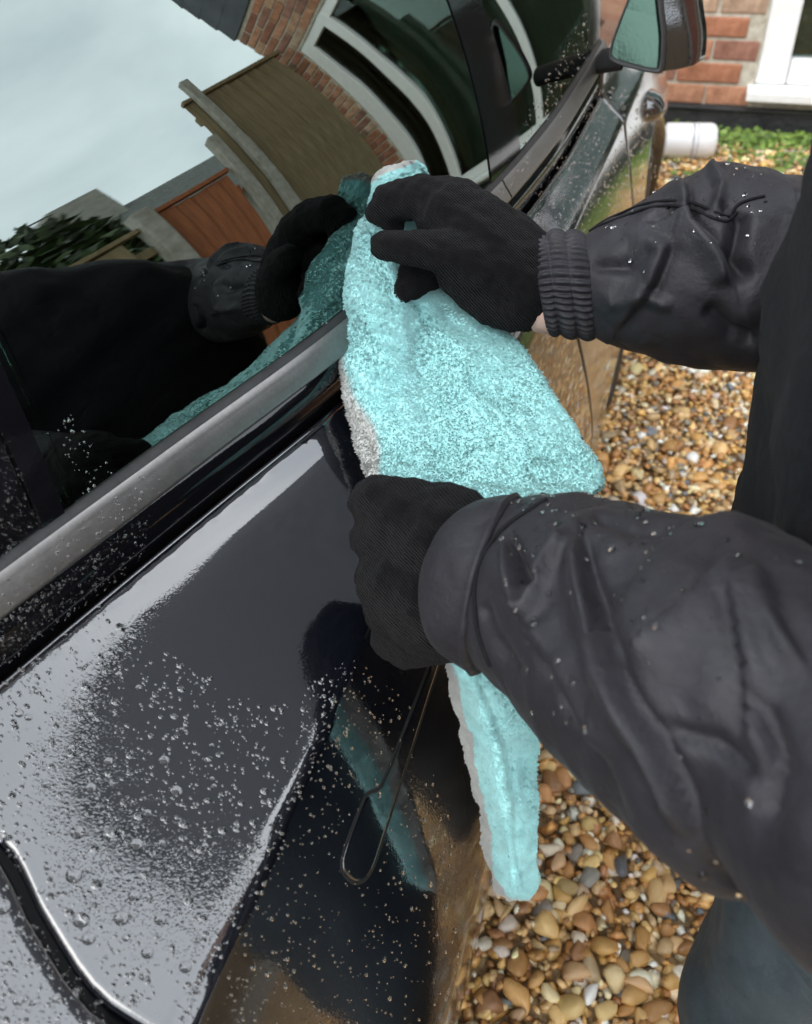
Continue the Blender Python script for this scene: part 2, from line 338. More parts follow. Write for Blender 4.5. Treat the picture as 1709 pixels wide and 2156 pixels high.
for i, (x, y, z, s, k, c) in enumerate(stones):
    m = rotm(rng); colr = np.clip(PAL[c]*rng.uniform(1.1, 1.8)*np.array([1, rng.uniform(.93, 1.05), rng.uniform(.85, 1.1)]), 0, 1)
    if i in near:
        o = D.objects.new('pebble', pme[k]); col.objects.link(o); o.location = (x, y, z); o.rotation_euler = Matrix(m).to_euler(); o.scale = (s*1.12,)*3
        o.color = (*colr, 1); o.parent = drive
    else:
        Vs.append(PEB1[k]@m.T*s+np.array([x, y, z])); Ts.append(IT1+off); off += len(IV1); Cs.append(np.tile(colr, (len(IV1), 1)))
go = link('loose_gravel', fastmesh('loose_gravel', np.concatenate(Vs), np.concatenate(Ts), True, np.concatenate(Cs)), STONE_A, drive); tag(go, kind='stuff')

# ------------------------------------------------------------------ car flank as a function x = flank(y, z)
def spl(xk, yk):
    """monotone cubic through knots"""
    xk = np.array(xk, float); yk = np.array(yk, float); h = np.diff(xk); dl = np.diff(yk)/h; m = np.zeros(len(xk)); m[0] = dl[0]; m[-1] = dl[-1]
    for i in range(1, len(xk)-1):
        m[i] = 0 if dl[i-1]*dl[i] <= 0 else 3*(h[i-1]+h[i])/((2*h[i]+h[i-1])/dl[i-1]+(h[i]+2*h[i-1])/dl[i])
    def f(x):
        x = np.asarray(x, float); i = np.clip(np.searchsorted(xk, x)-1, 0, len(h)-1); t = (x-xk[i])/h[i]; tt = t*t; t3 = tt*t
        r = (2*t3-3*tt+1)*yk[i]+(t3-2*tt+t)*h[i]*m[i]+(-2*t3+3*tt)*yk[i+1]+(t3-tt)*h[i]*m[i+1]
        r = np.where(x < xk[0], yk[0]+m[0]*(x-xk[0]), np.where(x > xk[-1], yk[-1]+m[-1]*(x-xk[-1]), r)); return r
    return f
xb = spl([-1.5, -.6, .0, .303, .456, .678, 1.052, 1.389, 1.8, 2.4, 3.05], [-.66, -.585, -.468, -.3915, -.351, -.293, -.232, -.200, -.190, -.225, -.40])
zb = spl([-1.5, 0., .303, .678, 1.177, 1.7, 2.4, 3.05], [1.02, .995, .984, .968, .9455, .9455, .90, .74])
xc = spl([-1.5, -.3, .2, .5, 1.2, 2.0, 2.6, 3.05], [-.30, -.20, -.188, -.188, -.150, -.130, -.165, -.36])
xw = spl([-1.5, -.4, .2, 2.3, 2.8, 3.05], [-.16, -.085, -.08, -.085, -.16, -.30])
ZC = lambda y: .85-.02*np.clip((np.asarray(y)-1.5)/1.5, 0, 1)-.09*np.clip((np.asarray(y)-2.4)/.65, 0, 1)
TILT0, CURV = math.tan(R(10)), .80
def flank(y, z):
    """outer surface of the flank: glass above the belt, trim strip, black band, shoulder, flank, sill"""
    y = np.asarray(y, float); z = np.asarray(z, float)
    b = xb(y); zt = zb(y); h = z-zt
    c = xc(y); zc = ZC(y); z2 = zt-.063; x2 = b+.019; ww = xw(y); zw = .57
    t1 = np.clip((z2-z)/np.maximum(z2-zc, 1e-4), 0, 1); t2 = np.clip((zc-z)/(zc-zw), 0, 1); t3 = (zw-z)/.33; t4 = np.maximum(0, t3-.8)
    return np.where(h >= 0, b-.006-TILT0*h-CURV*h*h, np.where(h > -.020, b+.0135*(-h/.020), np.where(h > -.063, b+.0135+.0035*((-h-.020)/.043),
        np.where(z > zc, x2+(c-x2)*t1**1.38, np.where(z > zw, c+(ww-c)*(1-(1-t2)**1.45), ww-.02*t3*t3-.1*t4*t4)))))
def normal(y, z, e=.002):
    y = np.asarray(y, float); z = np.asarray(z, float)
    dy = (flank(y+e, z)-flank(y-e, z))/(2*e); dz = (flank(y, z+e)-flank(y, z-e))/(2*e)
    n = np.stack([np.ones_like(dy), -dy, -dz], -1); return n/np.linalg.norm(n, axis=-1, keepdims=True)
def hits(px, py):
    """first points of the flank behind many pixels"""
    v = np.stack([np.asarray(px, float)-CX, np.asarray(py, float)-CY, np.full(len(px), F)], -1); v /= np.linalg.norm(v, axis=1)[:, None]; d = v@M3.T
    a = np.full(len(d), .25); b = np.full(len(d), 6.); done = np.zeros(len(d), bool)
    for t in np.arange(.26, 5, .012):
        p = EYE+d*t; ins = (p[:, 0]-flank(p[:, 1], p[:, 2]) < 0) & ~done
        b[ins] = t; done |= ins; a[~done] = t
        if done.all(): break
    for _ in range(22):
        m = (a+b)/2; p = EYE+d*m[:, None]; ins = p[:, 0]-flank(p[:, 1], p[:, 2]) < 0
        b = np.where(ins, m, b); a = np.where(ins, a, m)
    return EYE+d*a[:, None]
def hit(px, py): return hits([px], [py])[0]

CARX = -1.02          # centre line of the car
car = empty('parked_car', (CARX, .8, 0), 'glossy black wet car with flush door handle parked on the gravel', 'car')
WHEEL_F, WHEEL_R, WRAD = 2.03, -.82, .335
def zlow(y):
    for c in (WHEEL_F, WHEEL_R):
        dy = abs(y-c)
        if dy < .385: return max(.235, .32+math.sqrt(max(0, .385**2-dy**2)))
    return .235
def patch(name, y0, y1, z_top, z_bot, m, parent, ny=60, nz=40, lift=0., edge=.004, inset=.03, dens=1.0):
    """panel of the flank between the lines y0(s), y1(s), s from 0 at z_top(y) to 1 at z_bot(y); rims folded inwards"""
    aa = np.linspace(0, 1, ny); aa = np.concatenate([[0, 0], aa, [1, 1]]); ss = np.linspace(0, 1, nz); ss = np.concatenate([[0, 0], ss, [1, 1]])
    ya = np.array([y0(s) for s in ss]); yb_ = np.array([y1(s) for s in ss])
    y = ya[None]+(yb_-ya)[None]*aa[:, None]; zt_ = np.vectorize(z_top)(y); z = zt_+(np.vectorize(z_bot)(y)-zt_)*ss[None]
    k = np.zeros(y.shape); k[[1, -2], :] = edge*.8; k[:, [1, -2]] = edge*.8; k[[0, -1], :] = inset; k[:, [0, -1]] = inset
    V = np.stack([flank(y, z), y, z], -1)+normal(y, z)*(lift-k)[..., None]
    V[2:-2, 2, 2] -= edge*.45; V[2:-2, 3, 2] -= edge*.2; V[2:-2, -3, 2] += edge; V[2, 2:-2, 1] += edge; V[-3, 2:-2, 1] -= edge
    ss2 = ss; V = V.reshape(-1, 3)
    me = mesh(name, V, gridfaces(len(aa), len(ss2), flip=False)); return link(name, me, m, parent)

# shut line at the back of the rear door, traced on the flank
q1, q2, q3 = hit(0, 1785), hit(110, 1965), hit(265, 2150)
shut_z = spl([.05, q3[2]-.2, q3[2], q2[2], q1[2], 1.05], [q3[1]-.10, q3[1]-.05, q3[1], q2[1], q1[1], q1[1]+.26*(1.05-q1[2])+.02])
top_d = lambda y: float(zb(y))-.063; bot_d = lambda y: zlow(y)
def s2z(s): return (1-s)*.9255+s*.235
YB = 1.085   # shut line between the two doors
rear_door = patch('rear_door', lambda s: float(shut_z(s2z(s)))+.0035, lambda s: YB-.0025+.0*s, top_d, lambda y: .235, PAINT_DOOR, car, 170, 190)
front_door = patch('front_door', lambda s: YB+.0025, lambda s: 1.63-.03*s, top_d, lambda y: zlow(y) if y > 1.6 else .235, PAINT, car, 70, 110)
quarter = patch('quarter_panel', lambda s: -1.35, lambda s: float(shut_z(s2z(s)))-.0035, lambda y: float(zb(y))-.063, bot_d, PAINT, car, 150, 120)
fender = patch('front_fender', lambda s: 1.635-.03*s, lambda s: 3.0, lambda y: float(zb(y))-.01, bot_d, PAINT, car, 70, 50)
for o, t in ((quarter, 'wet black rear quarter panel behind the door gap'),): tag(o, t)
# dark inner structure seen in the gaps
gap = []
for i, y in enumerate(np.linspace(-1.3, 2.95, 120)):
    for z in np.linspace(.26, 1, 14):
        zz = zlow(y)+.03+(float(zb(y))-.085-zlow(y)-.03)*(z-.26)/.74; gap.append((flank(y, zz)-.035, y, zz-.012))
link('inner_sill', mesh('inner_sill', gap, gridfaces(120, 14)), SHADOWGAP, car)

# belt: satin strip and gloss black band, split at the door gap
def ribbon(name, y0, y1, prof, m, parent, ny=80):
    V = []
    for y in np.linspace(y0, y1, ny):
        zt = float(zb(y)); b = float(xb(y))
        for dx, dz in prof: V.append((b+dx, y, zt+dz))
    return link(name, mesh(name, V, gridfaces(ny, len(prof))), m, parent)
STRIPP = [(-.012, .004), (-.004, .0045), (.0, .002), (.003, -.0035), (.0035, -.0045), (.0115, -.0165), (.0115, -.0195), (.008, -.0225)]
BANDP = [(.006, -.0225), (.0085, -.023), (.0105, -.042), (.0115, -.0615), (.006, -.066), (-.004, -.068)]
for (a, b_) in ((-.95, YB-.002), (YB+.002, 1.72)):
    ribbon('belt_strip', a, b_, STRIPP, STRIP, car); ribbon('belt_band', a, b_, BANDP, GLOSSBLK, car)

# folded top edge of each door skin, catching the sky
EDGEP = [(.0150+.0032*math.cos(a), -.0655+.0032*math.sin(a)) for a in np.linspace(-1.2, 2.6, 9)]
for (a, b_, par) in ((float(shut_z(.92))+.02, YB-.004, rear_door), (YB+.004, 1.62, front_door)): ribbon('door_edge', a, b_, EDGEP, PAINT, par)
# glazing
def glz(p): return p[1], p[2]-float(zb(p[1]))
def gline(pa, pb):
    (ya, ha), (yb_, hb) = glz(hit(*pa)), glz(hit(*pb)); k = (yb_-ya)/(hb-ha); return lambda h: ya+k*(h-ha)
HT = .345
def gpane(name, l, r, m, parent, lift=0., h0=.0, h1=HT, ny=40, nh=24, thick=.004):
    h = np.linspace(h0, h1, nh)[None]*np.ones((ny, 1)); l_ = np.array([l(v) for v in h[0]]); r_2 = np.array([r(v) for v in h[0]])
    y = l_[None]+(r_2-l_)[None]*np.linspace(0, 1, ny)[:, None]; z = zb(y)+h; nn = normal(y, z); q = np.stack([flank(y, z), y, z], -1)
    V = np.concatenate([(q+nn*lift).reshape(-1, 3), (q+nn*(lift-thick)).reshape(-1, 3)])
    n = ny*nh; fs = gridfaces(ny, nh, flip=True)+[tuple(n+k for k in f) for f in gridfaces(ny, nh)]
    rim = [i*nh for i in range(ny)]+[(ny-1)*nh+j for j in range(1, nh)]+[i*nh+nh-1 for i in range(ny-2, -1, -1)]+[j for j in range(nh-2, 0, -1)]
    k0 = len(V); V = np.concatenate([V, V[rim], V[[i_+n for i_ in rim]]]); nr_ = len(rim)
    for k in range(nr_): a, b_ = k0+k, k0+(k+1) % nr_; fs.append((a, b_, b_+nr_, a+nr_))
    me = mesh(name, V, fs, smooth=True)
    return link(name, me, m, parent)
lDiv = gline((165, 1075), (0, 690)); lB0 = gline((1033, 392), (942, 5)); lB1 = gline((1096, 332), (1012, 5))
lA = gline((1238, 140), (1240, 15))
rear_glass = gpane('rear_window', lDiv, lambda h: lB0(h)-.002, GLASS, car)
gpane('door_pillar_cover', lambda h: lB0(h)+.001, lambda h: lB1(h)-.001, GLOSSBLK, car, lift=.0015, thick=.006, ny=10)
front_glass = gpane('front_window', lambda h: lB1(h)+.002, lA, GLASS, car)
gpane('window_divider', lambda h: lDiv(h)-.030, lambda h: lDiv(h)-.012, GLOSSBLK, car, lift=.003, thick=.012, ny=6)
gpane('window_channel', lambda h: lDiv(h)-.0115, lambda h: lDiv(h)-.001, GLASS, car, lift=.001, thick=.006, ny=4)
quarter_glass = gpane('quarter_window', lambda h: lDiv(h)-1.25+1.1*h, lambda h: lDiv(h)-.031, GLOSSBLK, car, lift=-.001)
gpane('front_pillar_trim', lambda h: lA(h)+.002, lambda h: lA(h)+.12-.2*h, GLOSSBLK, car, lift=.001, thick=.01, ny=8)
# sealing lip along the bottom of the glass
V = []
for y in np.linspace(-.3, 1.70, 90):
    zt = float(zb(y)); b = float(xb(y))
    for dx, dz in ((-.012, .0), (-.010, .007), (-.005, .008), (-.001, .003)): V.append((b+dx, y, zt+dz))
link('window_seal', mesh('window_seal', V, gridfaces(90, 4)), RUBBER, car)

# roof, far side, bonnet: the rest of the shell
V = []; ys_ = np.linspace(-1.1, 1.75, 40)
for y in ys_:
    zt = float(zb(y)); xt = flank(y, zt+HT); 
    k = 1-.25*max(0, (y-.9)/.85)**2-.2*max(0, (-.1-y))**2
    pr = []
    for t in np.linspace(0, 1, 18):
        a = t*math.pi; x = xt+(2*CARX-2*xt)*t; z = zt+HT*1.0+.10*k*math.sin(a)**.8; pr.append((x, y, z))
    lipx = [(xt+.006, y, zt+HT-.012), (xt+.008, y, zt+HT+.006)]; rip = [(2*CARX-x, yy, z) for x, yy, z in lipx[::-1]]
    V += lipx+pr+rip
link('roof', mesh('roof', V, gridfaces(len(ys_), 22)), PAINT, car)
V = []; n_ = 0
for y in np.linspace(-1.35, 3.0, 90):
    zs = [zlow(y)+(float(zb(y))-.02-zlow(y))*t for t in np.linspace(0, 1, 18)]
    for z in zs: V.append((2*CARX-flank(y, z), y, z))
link('far_side_panel', mesh('far_side_panel', V, gridfaces(90, 18, flip=False)), PAINT, car)
V = []
for y in np.linspace(-.9, 1.7, 50):
    for h in np.linspace(0, HT, 8): V.append((2*CARX-flank(y, float(zb(y))+h), y, float(zb(y))+h))
link('far_window', mesh('far_window', V, gridfaces(50, 8)), GLASS, car)
V = []
for y in np.linspace(1.70, 3.0, 30):
    z0 = float(zb(y))-.01; x0 = flank(y, z0)
    for t in np.linspace(0, 1, 16): V.append((x0+(2*CARX-2*x0)*t, y, z0+.07*math.sin(t*math.pi)*min(1, (3.02-y)/.5)))
link('bonnet', mesh('bonnet', V, gridfaces(30, 16)), PAINT, car)
V = []
for i, t in enumerate(np.linspace(0, 1, 14)):
    for u in np.linspace(0, 1, 16):
        y = 1.75+.35*(1-t)-.0; y = 2.05-.32*t; z0 = float(zb(2.05))+.03; z1 = float(zb(1.73))+HT
        xa = flank(1.9, .95)-.02-.13*t; V.append((xa+(2*CARX-2*xa)*u, y+.06*math.sin(u*math.pi), z0+(z1-z0)*t+.04*math.sin(u*math.pi)))
link('windscreen', mesh('windscreen', V, gridfaces(14, 16)), GLASS, car)
def endcap(name, y, sgn, m):
    V = []
    for k, (ins, dy) in enumerate(((0, 0), (.08, .06), (.3, .10), (.9, .12))):
        for z in np.linspace(.25, float(zb(y))-.02, 12): V.append((flank(y, z)-ins, y+sgn*dy, z))
        for z in np.linspace(float(zb(y))-.02, .25, 12): V.append((2*CARX-flank(y, z)+ins, y+sgn*dy, z))
    return link(name, mesh(name, V, gridfaces(4, 24)), m, car)
endcap('front_bumper', 3.0, 1, PAINT); endcap('rear_bumper', -1.35, -1, PAINT)
V = []
for y in (-1.35, -1.2, -1.1):
    zt = float(zb(y)) if y < -1.15 else float(zb(-1.1))+HT; x0 = flank(y, float(zb(y))-.03)-(.12 if y > -1.15 else 0)
    for u in np.linspace(0, 1, 12): V.append((x0+(2*CARX-2*x0)*u, y, zt))
link('tailgate', mesh('tailgate', V, gridfaces(3, 12)), PAINT, car)
box('underbody', (CARX-.72, -1.2, .17), (CARX+.72, 2.9, .30), SHADOWGAP, car, .01)

# wheels
def lathe(name, prof, c, axis, m, parent, seg=48):
    V = []
    for a in np.linspace(0, 2*math.pi, seg, endpoint=False):
        for (r, h) in prof:
            if axis == 'x': V.append((c[0]+h, c[1]+r*math.cos(a), c[2]+r*math.sin(a)))
            elif axis == 'z': V.append((c[0]+r*math.cos(a), c[1]+r*math.sin(a), c[2]+h))
            else: V.append((c[0]+r*math.cos(a), c[1]+h, c[2]+r*math.sin(a)))
    n = len(prof); fs = []
    for i in range(seg):
        for j in range(n-1): fs.append((i*n+j, i*n+j+1, ((i+1) % seg)*n+j+1, ((i+1) % seg)*n+j))
    return link(name, mesh(name, V, fs), m, parent)
def wheel(x, y, s):
    w_ = empty('wheel', (x, y, 0)); w_.parent = car; w_.matrix_parent_inverse = world_of(car).inverted()
    lathe('tyre', [(.225, -s*.19), (.30, -s*.20), (.328, -s*.175), (WRAD, -s*.15), (WRAD, -s*.05), (.328, -s*.02), (.30, 0), (.235, -s*.006), (.225, -s*.02)], (x, y, WRAD), 'x', TYRE, w_)
    prof = [(.226, -s*.19), (.222, -s*.02), (.19, -s*.03), (.17, -s*.06), (.05, -s*.045), (.0, -s*.04)]
    rim = lathe('rim', prof, (x, y, WRAD), 'x', RIM, w_)
    for k in range(5):
        a = k*2*math.pi/5+.3; c, s_ = math.cos(a), math.sin(a); V = []
        for r, wd, h in ((.03, .035, -.025), (.12, .024, -.025), (.215, .034, -.018)):
            for q in (-1, 1): V.append((x+s*h, y+r*c-q*wd*s_, WRAD+r*s_+q*wd*c))
            for q in (1, -1): V.append((x+s*(h-.02), y+r*c-q*wd*1.2*s_, WRAD+r*s_+q*wd*1.2*c))
        link('spoke', mesh('spoke', V, gridfaces(3, 4, closed=True), False), RIM, rim)
for (x, s) in ((-.105, 1), (2*CARX+.105, -1)):
    for y in (WHEEL_F, WHEEL_R): wheel(x, y, s)

# cabin: two seat rows and door card
box('cabin_floor', (CARX-.62, -.9, .33), (CARX+.62, 1.8, .42), CABIN, car, .01)
def seat(x, y):
    s_ = empty('seat', (x, y, .42)); s_.parent = car; s_.matrix_parent_inverse = world_of(car).inverted()
    box('cushion', (x-.23, y-.22, .42), (x+.23, y+.28, .60), CABIN, s_, .05)
    V = []
    for t in np.linspace(0, 1, 12):
        hw = .23-.05*t+.02*math.sin(t*3); z = .58+.52*t; yc = y-.22-.16*t
        for a in np.linspace(0, 2*math.pi, 16, endpoint=False):
            V.append((x+hw*np.sign(math.cos(a))*abs(math.cos(a))**.5, yc+.065*np.sign(math.sin(a))*abs(math.sin(a))**.7, z))
    fs = gridfaces(12, 16, closed=True)+[tuple(range(16)), tuple(11*16+k for k in range(15, -1, -1))]
    link('backrest', mesh('backrest', V, fs), CABIN, s_)
    box('headrest', (x-.13, y-.46, 1.13), (x+.13, y-.36, 1.28), CABIN, s_, .04)
for x in (CARX-.38, CARX+.38): seat(x, .85); seat(x, -.05)
V = []
for y in np.linspace(-.5, 1.7, 30):
    b = float(xb(y)); zt = float(zb(y))
    for dx, dz in ((-.02, -.03), (-.03, -.004), (-.09, -.01), (-.10, -.12), (-.10, -.45)): V.append((b+dx, y, zt+dz))
link('door_card', mesh('door_card', V, gridfaces(30, 5)), CABIN, car)
box('dashboard', (CARX-.6, 1.62, .72), (CARX+.6, 1.95, .93), CABIN, car, .04)
sw = lathe('steering_wheel', [(.175+.014*math.cos(a), .014*math.sin(a)) for a in np.linspace(0, 2*math.pi, 9)], (CARX+.38, 1.42, .90), 'y', CABIN, car, 32)

# flush handle on the rear door
def smooth_closed(pts, n=8):
    pts = np.array(pts, float); m = len(pts); out = []
    for i in range(m):
        p0, p1, p2, p3 = pts[i-1], pts[i], pts[(i+1) % m], pts[(i+2) % m]
        for t in np.linspace(0, 1, n, endpoint=False):
            out.append(.5*((2*p1)+(-p0+p2)*t+(2*p0-5*p1+4*p2-p3)*t*t+(-p0+3*p1-3*p2+p3)*t**3))
    return np.array(out)
hpx = [(731, 1846), (720, 1826), (724, 1795), (745, 1735), (768, 1681), (779, 1669), (797, 1661), (808, 1644), (832, 1585), (862, 1508), (893, 1428), (922, 1352), (936, 1356), (900, 1470), (873, 1555), (845, 1640), (823, 1709), (797, 1790), (784, 1826), (768, 1850), (748, 1857)]
hp = smooth_closed(hpx, 4); HP3 = hits(hp[:, 0], hp[:, 1]); HN = np.array([normal(p[1], p[2]) for p in HP3])
cen = HP3.mean(0)
def offs(P3, d):
    """offset an outline outwards along the surface"""
    t = np.roll(P3, -1, 0)-np.roll(P3, 1, 0); t /= np.linalg.norm(t, axis=1)[:, None]; o = np.cross(t, HN)
    if ((P3-cen)*o).sum() < 0: o = -o
    return P3+o*d
rings = [offs(HP3, -.0006)+HN*-.002, offs(HP3, -.0008)+HN*.0004, offs(HP3, -.0013)+HN*.0008, offs(HP3, -.003)+HN*.0009]
V = np.concatenate(rings); n_ = len(HP3); fs = gridfaces(4, n_, closed=True)+[tuple(3*n_+k for k in range(n_))]
hm = mesh('door_handle', V, fs); handle = link('door_handle', hm, PAINT, rear_door)
bm = bmesh.new(); bm.from_mesh(hm); bmesh.ops.recalc_face_normals(bm, faces=bm.faces[:]); bmesh.ops.triangulate(bm, faces=[f for f in bm.faces if len(f.verts) > 4]); bm.to_mesh(hm); bm.free()
rings = [offs(HP3, .0022)+HN*-.0004, offs(HP3, .0018)+HN*.0004, offs(HP3, .0012)+HN*.0004, offs(HP3, .0005)+HN*.0003, offs(HP3, -.0012)+HN*.0003]
link('handle_gap_shade', mesh('handle_gap_shade', np.concatenate(rings), gridfaces(5, n_, closed=True)), SHADOWGAP, rear_door)  # flat black ring painting the shade of the gap, no real groove

# wing mirror
mo = empty('wing_mirror', P(1380, 80, 1.52)); mo.parent = car; mo.matrix_parent_inverse = world_of(car).inverted()
gp = smooth_closed([(1352, -75), (1322, 0), (1298, 62), (1284, 108), (1290, 128), (1335, 142), (1380, 151), (1390, 140), (1394, 80), (1388, 20), (1376, -75)], 4)
MD = 1.50
base = np.array([P(x, y, MD+.05*(1390-x)/100*-.3) for x, y in gp]); mc = base.mean(0); n_ = len(base)
fwd = np.array([.0, 1., 0.]); rightv = np.array([1., 0, 0]); upv = np.array([0, 0, 1.])
def ring(s, f, rr, zz=1.0, up=0.): 
    q = mc+(base-mc)*s; q = q.copy(); q[:, 2] = mc[2]+(q[:, 2]-mc[2])*zz+up; return q+fwd*f+rightv*rr
link('mirror_glass', mesh('mirror_glass', list(ring(.93, .004, 0)), [tuple(range(n_))], False), MIRROR, mo)
rg = [ring(.93, .003, 0), ring(.95, -.004, 0), ring(1.02, -.005, 0), ring(1.07, .004, .001), ring(1.07, .016, .003)]
link('mirror_frame', mesh('mirror_frame', np.concatenate(rg), gridfaces(5, n_, closed=True)), RUBBER, mo)
rg = [ring(1.075, .014, .003), ring(1.07, .03, .022, .99, -.002), ring(1.03, .05, .045, .95, -.006), ring(.92, .072, .062, .84, -.012), ring(.6, .088, .066, .7, -.018), ring(.02, .09, .06, 1, -.02)]
link('mirror_housing', mesh('mirror_housing', np.concatenate(rg), gridfaces(6, n_, closed=True)+[tuple(5*n_+k for k in range(n_))]), PAINT, mo)
ha = hit(1262, 130); hb_ = P(1305, 135, 1.50)+np.array([0, .05, -.005])
V = []
for t in np.linspace(0, 1, 8):
    c = ha*(1-t)+hb_*t+np.array([0, 0, .0])
    for a in np.linspace(0, 2*math.pi, 12, endpoint=False): V.append(c+np.array([0, (.045-.015*t)*math.cos(a), (.016)*math.sin(a)]))
link('mirror_arm', mesh('mirror_arm', V, gridfaces(8, 12, closed=True)), RUBBER, mo)
# side camera pod on the fender
pc = hit(1368, 222); pn = normal(pc[1], pc[2]); V = []
for t, sc in ((0, 1), (.4, .92), (.75, .66), (1, .2)):
    for a in np.linspace(0, 2*math.pi, 14, endpoint=False):
        q = pc+np.array([0, 1, 0])*.048*sc*math.cos(a)*(1 if math.cos(a) < 0 else 1.3)+np.array([0, 0, 1])*.028*sc*math.sin(a)
        x = flank(q[1], q[2]); V.append((x-.002+.032*t, q[1]+.012*t, q[2]-.006*t))
pod = link('camera_pod', mesh('camera_pod', V, gridfaces(4, 14, closed=True)+[tuple(3*14+k for k in range(14))]), PAINT, car)

# ------------------------------------------------------------------ water on the car
def dome(seg, rings, flat=.55):
    V = []; T = []
    for r in range(rings):
        a = (r/rings)*math.pi/2
        for k in range(seg): t = 2*math.pi*k/seg; V.append((math.cos(a)*math.cos(t), math.cos(a)*math.sin(t), math.sin(a)*flat))
    V.append((0, 0, flat)); top = len(V)-1
    for r in range(rings-1):
        for k in range(seg):
            a, b_, c, d = r*seg+k, r*seg+(k+1) % seg, (r+1)*seg+(k+1) % seg, (r+1)*seg+k; T += [(a, b_, c), (a, c, d)]
    for k in range(seg): T.append(((rings-1)*seg+k, (rings-1)*seg+(k+1) % seg, top))
    for k in range(1, seg-1): T.append((0, k+1, k))
    return np.array(V), np.array(T)
DB = dome(16, 4, .62); DS = dome(7, 2, .6)
def frame(p):
    n = normal(p[1], p[2]); d = np.array([0, 0, -1.])-n*(-n[2]); d /= np.linalg.norm(d); t = np.cross(n, d); return t, d, n
big = [(163, 1752, 15), (287, 1778, 14), (155, 1844, 16), (170, 1937, 16), (255, 1933, 15), (283, 1886, 13), (186, 1976, 13), (370, 1666, 14), (345, 1601, 12), (340, 1776, 9), (390, 2036, 12), (310, 2006, 12), (337, 1936, 12), (228, 1603, 10), (191, 1659, 12), (151, 1576, 10), (97, 1651, 9), (3, 1761, 12), (5, 1909, 16), (38, 2106, 10), (120, 2101, 9), (441, 1906, 10), (310, 1712, 9), (431, 1781, 8), (226, 1746, 9), (186, 1832, 7), (100, 1825, 7), (86, 1875, 7), (240, 1870, 6), (265, 1975, 7), (415, 1980, 6), (300, 2056, 7), (62, 1229, 7), (10, 1249, 6), (9, 1266, 6), (136, 1169, 6), (40, 1502, 9), (60, 1510, 8), (80, 1455, 8), (158, 1494, 8), (110, 1560, 7), (170, 1492, 7), (292, 1448, 8), (250, 1420, 8), (40, 1960, 7), (5, 2120, 7), (70, 2110, 7), (250, 1830, 6), (205, 1700, 6), (434, 1865, 7), (360, 1830, 6), (372, 1855, 6), (640, 1537, 6), (545, 1780, 7), (450, 1655, 6), (446, 1640, 6), (390, 1540, 5), (440, 1530, 5), (445, 1570, 6), (435, 1600, 6), (412, 1489, 6)]
bme = fastmesh('water_drop', *DB); bme.materials.append(WATER)
def put_drop(px, py, rpx, parent):
    p = hit(px, py); d = np.linalg.norm(p-EYE); r = rpx/F*d; t, dn, n = frame(p)
    o = D.objects.new('water_drop', bme); col.objects.link(o)
    o.matrix_world = Matrix(((t[0]*r, dn[0]*r*1.12, n[0]*r, p[0]), (t[1]*r, dn[1]*r*1.12, n[1]*r, p[1]), (t[2]*r, dn[2]*r*1.12, n[2]*r, p[2]), (0, 0, 0, 1)))
    M = o.matrix_world.copy(); o.parent = parent; o.matrix_parent_inverse = world_of(parent).inverted(); o.matrix_world = M
for (x, y, r) in big:
    on_q = x < 265 and y > 1785+(x/265)*365+30
    put_drop(x, y, r*.86, quarter if on_q else (rear_door if y > 1400 or x > 200 else car))
def inpoly(x, y, poly):
    c = False; j = len(poly)-1
    for i in range(len(poly)):
        xi, yi = poly[i]; xj, yj = poly[j]
        if (yi > y) != (yj > y) and x < (xj-xi)*(y-yi)/(yj-yi)+xi: c = not c
        j = i
    return c
regions = [   # polygon, count, radius range px, mean
    ([(0, 1435), (210, 1275), (330, 1360), (520, 1470), (610, 1480), (600, 1800), (480, 2000), (400, 2156), (260, 2120), (0, 1790)], 1700, 2.1, 8.),
    ([(0, 1830), (120, 2000), (250, 2156), (0, 2156)], 320, 1.8, 6.),
    ([(640, 1450), (740, 1380), (790, 1420), (700, 1620), (600, 1720)], 230, 1.7, 4.2),
    ([(640, 1700), (770, 1430), (850, 1450), (900, 1600), (1000, 1850), (960, 2156), (420, 2156), (520, 1930)], 620, 1.6, 5.0),
    ([(0, 1215), (360, 960), (350, 1030), (0, 1300)], 200, 1.4, 4.),
    ([(0, 1310), (320, 1075), (300, 1180), (0, 1410)], 330, 1.5, 4.),
    ([(0, 860), (50, 960), (125, 1130), (0, 1205)], 240, 1.3, 3.2),
    ([(110, 900), (150, 870), (240, 990), (230, 1030), (190, 1070)], 60, 1.3, 3.2),
    ([(240, 1030), (700, 660), (705, 690), (250, 1040)], 130, 1.2, 3.0),
    ([(1120, 420), (1260, 180), (1380, 200), (1380, 380), (1300, 480), (1150, 500)], 900, 1.2, 2.6),
    ([(1040, 400), (1095, 300), (1140, 300), (1060, 420)], 90, 1.2, 2.4),
    ([(1100, 330), (1110, 230), (1235, 20), (1240, 120), (1190, 240)], 200, 1.2, 2.4)]
Vs, Ts, off = [], [], 0
